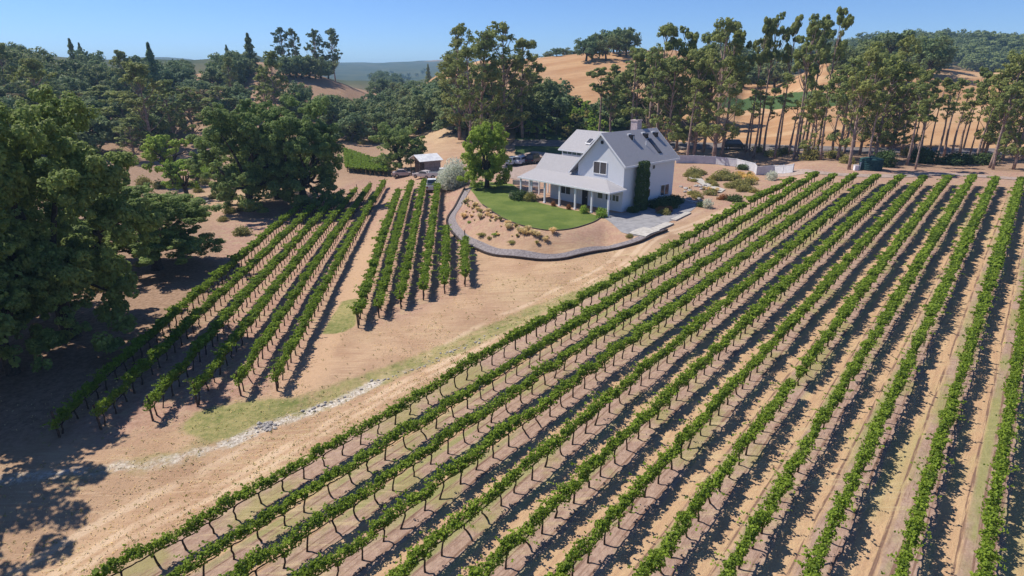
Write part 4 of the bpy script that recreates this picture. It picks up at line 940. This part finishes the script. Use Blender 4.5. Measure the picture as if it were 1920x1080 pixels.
fence('panel_fence', [at(962,346), at(985,348), at(1012,351)], .75, 'low white panel fence seen behind the porch posts')
# shed
sx0 = np.array(at(769,326)); sx1 = np.array(at(797,330)); sx2 = np.array(at(829,327))
d1 = (sx2-sx1); L1 = np.linalg.norm(d1); d1 /= L1; d0 = sx0-sx1; d0 = d0-d1*(d0@d1); L0 = max(3.5, np.linalg.norm(d0)); d0 /= np.linalg.norm(d0)
shed = thing('shed', 'grey open fronted shed with shiny metal roof beside the dark oak', 'shed', (*sx1, hz(*sx1)), R_(35))
M['shedwall'] = mat('shed_boards', speck((.20,.17,.17), (.32,.28,.28), 3, .02)); M['tin'] = mat('tin_roof', speck((.62,.63,.66), (.78,.79,.8), 1.3), rough=.35, metal=.6)
sh = top_z(*sx1, 301)-hz(*sx1); Ls, Ws = 3.5, 4.2
MB().box((0,0,-.2), (Ls,.1,sh)).box((Ls-.1,.103,-.2), (Ls,Ws,sh)).box((0,Ws-.1,-.2), (Ls-.103,Ws,sh)).box((0,.103,sh-.35), (.1,Ws-.103,sh)).box((.3,.3,-.15), (Ls-.3,Ws-.3,.02)).build('wall', M['shedwall'], shed)
slab(slab(MB(), (Ws/2, sh+.95), (-.5, sh-.1), -1.2, Ls+.4, .08), (Ws/2+.002, sh+.95), (Ws+.5, sh-.1), -1.2, Ls+.4, .08).build('roof', M['tin'], shed)
for yy in (.1, Ws/2, Ws-.1): MB().box((-1.0,yy-.07,-.2), (-.86,yy+.07,sh+.1 if yy != Ws/2 else sh+.8)).build('post', M['stake'], shed)
MB().prism([(0.002,.1,sh-.02), (0.002,Ws-.1,sh-.02), (0.002,Ws/2,sh+.8)], (.08,0,0)).build('gable', M['shedwall'], shed)
# tank
x, y = at(1631, 318); tz = top_z(x, y, 293)-hz(x, y); tr = 41/2/FPX*math.hypot(x, y)*.8
M['tank'] = mat('dark_green_plastic', speck((.012,.045,.05), (.022,.065,.068), 2), rough=.4)
tank = thing('water_tank', 'dark green round water tank under the eucalypts at the vineyard end', 'tank', (x, y, hz(x, y)))
prof = [(tr,-.1)]
for i in range(6): zz_ = .1+(tz*.8)*i/6; prof += [(tr, zz_), (tr*1.025, zz_+.05), (tr*1.025, zz_+tz*.8/6-.12), (tr, zz_+tz*.8/6-.06)]
MB().lathe(prof+[(tr*.97, tz*.84), (tr*.3, tz*.97), (tr*.28, tz), (.02, tz)], 28).build('shell', M['tank'], tank, smooth=False)
MB().lathe([(.3, tz), (.3, tz+.08), (.05, tz+.1)], 14).build('lid', M['tank'], tank); MB().tube([(-tr-.25,-.4,-.1), (-tr-.25,-.4,1.2), (-tr+.1,-.3,1.25)], .07, 7).build('pipe', M['metalw'], tank)
MB().box((-tr-1.3,-.9,-.1), (-tr-.7,-.4,.75)).box((-tr-1.35,-.95,.75), (-tr-.65,-.35,.82)).build('pump_box', M['metalw'], tank)
# vehicles
M['tyre'] = mat('tyre', color=(.02,.02,.02), rough=.8); M['rim'] = mat('rim', color=(.4,.4,.42), rough=.3, metal=.8); M['lamp'] = mat('lamp_glass', color=(.7,.7,.72), rough=.15); M['red'] = mat('tail_lamp', color=(.3,.02,.02), rough=.2)
def vehicle(kind, px, py, rz, color, label, dist=None):
    x, y = at(px, py) if dist is None else at_dist(px, dist)
    pm_ = mat(kind+'_paint', color=color, rough=.25, spec=.5)
    c = thing({'suv': 'parked_car', 'van': 'parked_van', 'pickup': 'pickup_truck', 'sedan': 'parked_car'}[kind], label, {'pickup': 'truck', 'van': 'van'}.get(kind, 'car'), (x, y, hz(x, y)+.06), rz)
    W = .9
    low = {'suv': [(-2.3,.35),(-2.35,.8),(-2.25,1.05),(1.0,1.05),(2.1,.92),(2.3,.7),(2.3,.35)], 'van': [(-2.5,.35),(-2.55,1.0),(-2.45,1.1),(1.3,1.1),(2.2,.95),(2.4,.7),(2.4,.35)],
           'pickup': [(-2.8,.45),(-2.8,1.05),(-2.75,1.1),(1.1,1.1),(2.5,1.0),(2.65,.8),(2.65,.45)], 'sedan': [(-2.2,.3),(-2.25,.75),(-2.1,.92),(.9,.9),(2.0,.78),(2.2,.6),(2.2,.3)]}[kind]
    top = {'suv': [(-2.2,1.05),(-1.95,1.68),(.2,1.72),(1.0,1.05)], 'van': [(-2.4,1.1),(-2.3,1.95),(.6,2.0),(1.4,1.1)], 'pickup': [(-.9,1.1),(-.7,1.75),(.4,1.78),(1.15,1.1)], 'sedan': [(-1.7,.92),(-1.0,1.4),(.1,1.42),(.95,.9)]}[kind]
    MB().prism([(a, -W, b) for a, b in low], (0, 2*W, 0)).build('body', pm_, c, bevel=.06)
    n = len(top); Vt = [(a, -(W-.04 if b < 1.2 else W-.2), b) for a, b in top]+[(a, (W-.04 if b < 1.2 else W-.2), b) for a, b in top]
    MB().add(Vt, [tuple(range(n)), tuple(range(n, 2*n))[::-1]]+[(i, n+i, n+(i+1) % n, (i+1) % n) for i in range(n)]).build('cabin', pm_, c, bevel=.03)
    (a0,b0),(a1,b1),(a2,b2),(a3,b3) = top; wn = MB(); L2 = lambda p, q, t: (p[0]+(q[0]-p[0])*t, p[1]+(q[1]-p[1])*t)
    for s in (-1, 1):
        yb_, yt_ = s*(W-.02), s*(W-.165); lo0 = L2((a0,b0),(a1,b1),.15); hi0 = L2((a0,b0),(a1,b1),.85); lo3 = L2((a3,b3),(a2,b2),.15); hi3 = L2((a3,b3),(a2,b2),.85)
        yl = yb_+(yt_-yb_)*.15; yh = yb_+(yt_-yb_)*.85; q = [(lo0[0]+.15,yl,lo0[1]),(lo3[0]-.2,yl,lo3[1]),(hi3[0]-.1,yh,hi3[1]),(hi0[0]+.1,yh,hi0[1])]
        wn.prism(q, (0, s*.012, 0))
    MB.build(wn, 'side_window', M['glass'], c)
    for nm, (pa, pb), e in (('windscreen', ((a3,b3),(a2,b2)), .015), ('rear_window', ((a0,b0),(a1,b1)), -.015)):
        l_ = L2(pa, pb, .12); h_ = L2(pa, pb, .9); MB().prism([(l_[0]+e,-W+.14,l_[1]),(l_[0]+e,W-.14,l_[1]),(h_[0]+e,W-.26,h_[1]),(h_[0]+e,-W+.26,h_[1])], (e, 0, .01)).build(nm, M['glass'], c)
    if kind == 'pickup': MB().box((-2.68,-.76,1.04), (-.98,.76,1.106)).build('truck_bed', M['dark'], c)
    xf, xb = low[-1][0], low[0][0]
    for s in (-1, 1):
        MB().box((xf-.03,s*.62-.16,.62), (xf+.02,s*.62+.16,.76)).build('headlight', M['lamp'], c); MB().box((xb-.06,s*.68-.1,.7), (xb+.02,s*.68+.1,.95)).build('tail_light', M['red'], c)
        for wx in (xf-.85, xb+.9):
            wl_ = MB().lathe([(.14,-.11),(.34,-.11),(.36,-.06),(.36,.06),(.34,.11),(.14,.11)], 18).build('wheel', M['tyre'], c, loc=(wx, s*(W-.06), .30)); wl_.rotation_euler = (R_(90), 0, 0)
            MB().lathe([(.02,-.125),(.21,-.118),(.21,.118),(.02,.125)], 14).build('rim', M['rim'], wl_)
    return c
vehicle('pickup', 811, 356, R_(95), (.75,.75,.76), 'white pickup truck parked at the top of the short vine rows')
vehicle('suv', 964, 309, R_(60), (.55,.6,.6), 'pale car half hidden behind the bright green tree')
vehicle('suv', 979, 308, R_(62), (.75,.75,.76), 'white car parked between the pale car and the dark van')
vehicle('van', 1001, 306, R_(66), (.025,.03,.05), 'dark van with shiny windscreen parked nearest the house')
vehicle('pickup', 832, 334, R_(5), (.7,.7,.7), 'white flat vehicle partly behind the grey bush in front of the shed')
vehicle('sedan', 757, 331, R_(8), (.5,.42,.42), 'pale car parked under the oak at the shed front')
vehicle('sedan', 795, 334, R_(150), (.6,.55,.55), 'pale car parked at the open corner of the shed')
vehicle('van', 1379, 280, R_(-15), (.02,.022,.03), 'dark van on the road behind the eucalyptus trunks')
# stones of the drain and in the garden, garden steps
M['stone'] = mat('pale_stone', speck((.24,.22,.21), (.48,.45,.42), 4, .03)); M['pipe'] = mat('pale_pipe', color=(.62,.62,.64), rough=.5)
def rock(seed):
    bm = bmesh.new(); bmesh.ops.create_icosphere(bm, subdivisions=2, radius=.5); r = random.Random(seed); ds = [(Vector((r.gauss(0,1), r.gauss(0,1), r.gauss(0,1))).normalized(), r.uniform(.3,.46)) for _ in range(9)]
    for v in bm.verts:
        for d, l in ds:
            e = v.co.dot(d)-l
            if e > 0: v.co -= d*e
        v.co.z *= .7
    me = bpy.data.meshes.new('stone'); bm.to_mesh(me); bm.free(); me.materials.append(M['stone']); return me
ROCK = [rock(i) for i in range(5)]
def stones(n, fn, sz, label, group):
    for i in range(n):
        px, py = fn(i); x, y = at(px, py); s = random.uniform(*sz)
        o = link('stone', random.choice(ROCK), None, (x, y, hz(x, y)+s*.12), random.uniform(0, 6.28), (s*random.uniform(.8,1.3), s, s*random.uniform(.7,1))); tag(o, label, 'stone', group)
stones(44, lambda i: (500+random.gauss(0, 12), 799+random.gauss(0, 4.5)), (.12, .3), 'pale stone in the heap at the end of the drain', 'stones of the drain heap')
stones(70, lambda i: (lambda t: (560+t*380+random.gauss(0, 4), 778-t*155+random.gauss(0, 3)))(random.random()), (.08, .24), 'small pale stone lying along the gravel drain', 'stones along the drain')
stones(26, lambda i: (1270+random.random()*60, 345+random.random()*40), (.4, .9), 'pale stone in the dry garden beside the house', 'stones in the dry garden')
stones(8, lambda i: (410+random.gauss(0, 22), 378+random.gauss(0, 8)), (.4, .9), 'pale stone on the bare ground under the joined oaks', 'stones under the joined oaks')
sheet('garden_walk', P((1290,333),(1306,330),(1330,346),(1360,356),(1352,362),(1332,357),(1312,345)), M['concrete'], .10)

# ------------------------------------------------------------------ the air
hm = bpy.data.materials.new('haze'); hm.use_nodes = True; hn = hm.node_tree.nodes; hn.remove(hn['Principled BSDF'])
pv = hn.new('ShaderNodeVolumePrincipled'); pv.inputs['Color'].default_value = (.42, .70, 1, 1); pv.inputs['Density'].default_value = .00024
hm.node_tree.links.new(pv.outputs[0], hn['Material Output'].inputs['Volume'])
zmin = float(gv[:, 2].min())-1; zmax = float(max(gv[:, 2].max(), 60))+15
hb = MB().box((GX[0]-20, GY[0]-20, zmin), (GX[-1]+20, GY[-1]+20, zmax)).build('haze', hm); tag(hb, 'thin blue summer haze over the whole valley', 'haze', kind='stuff')
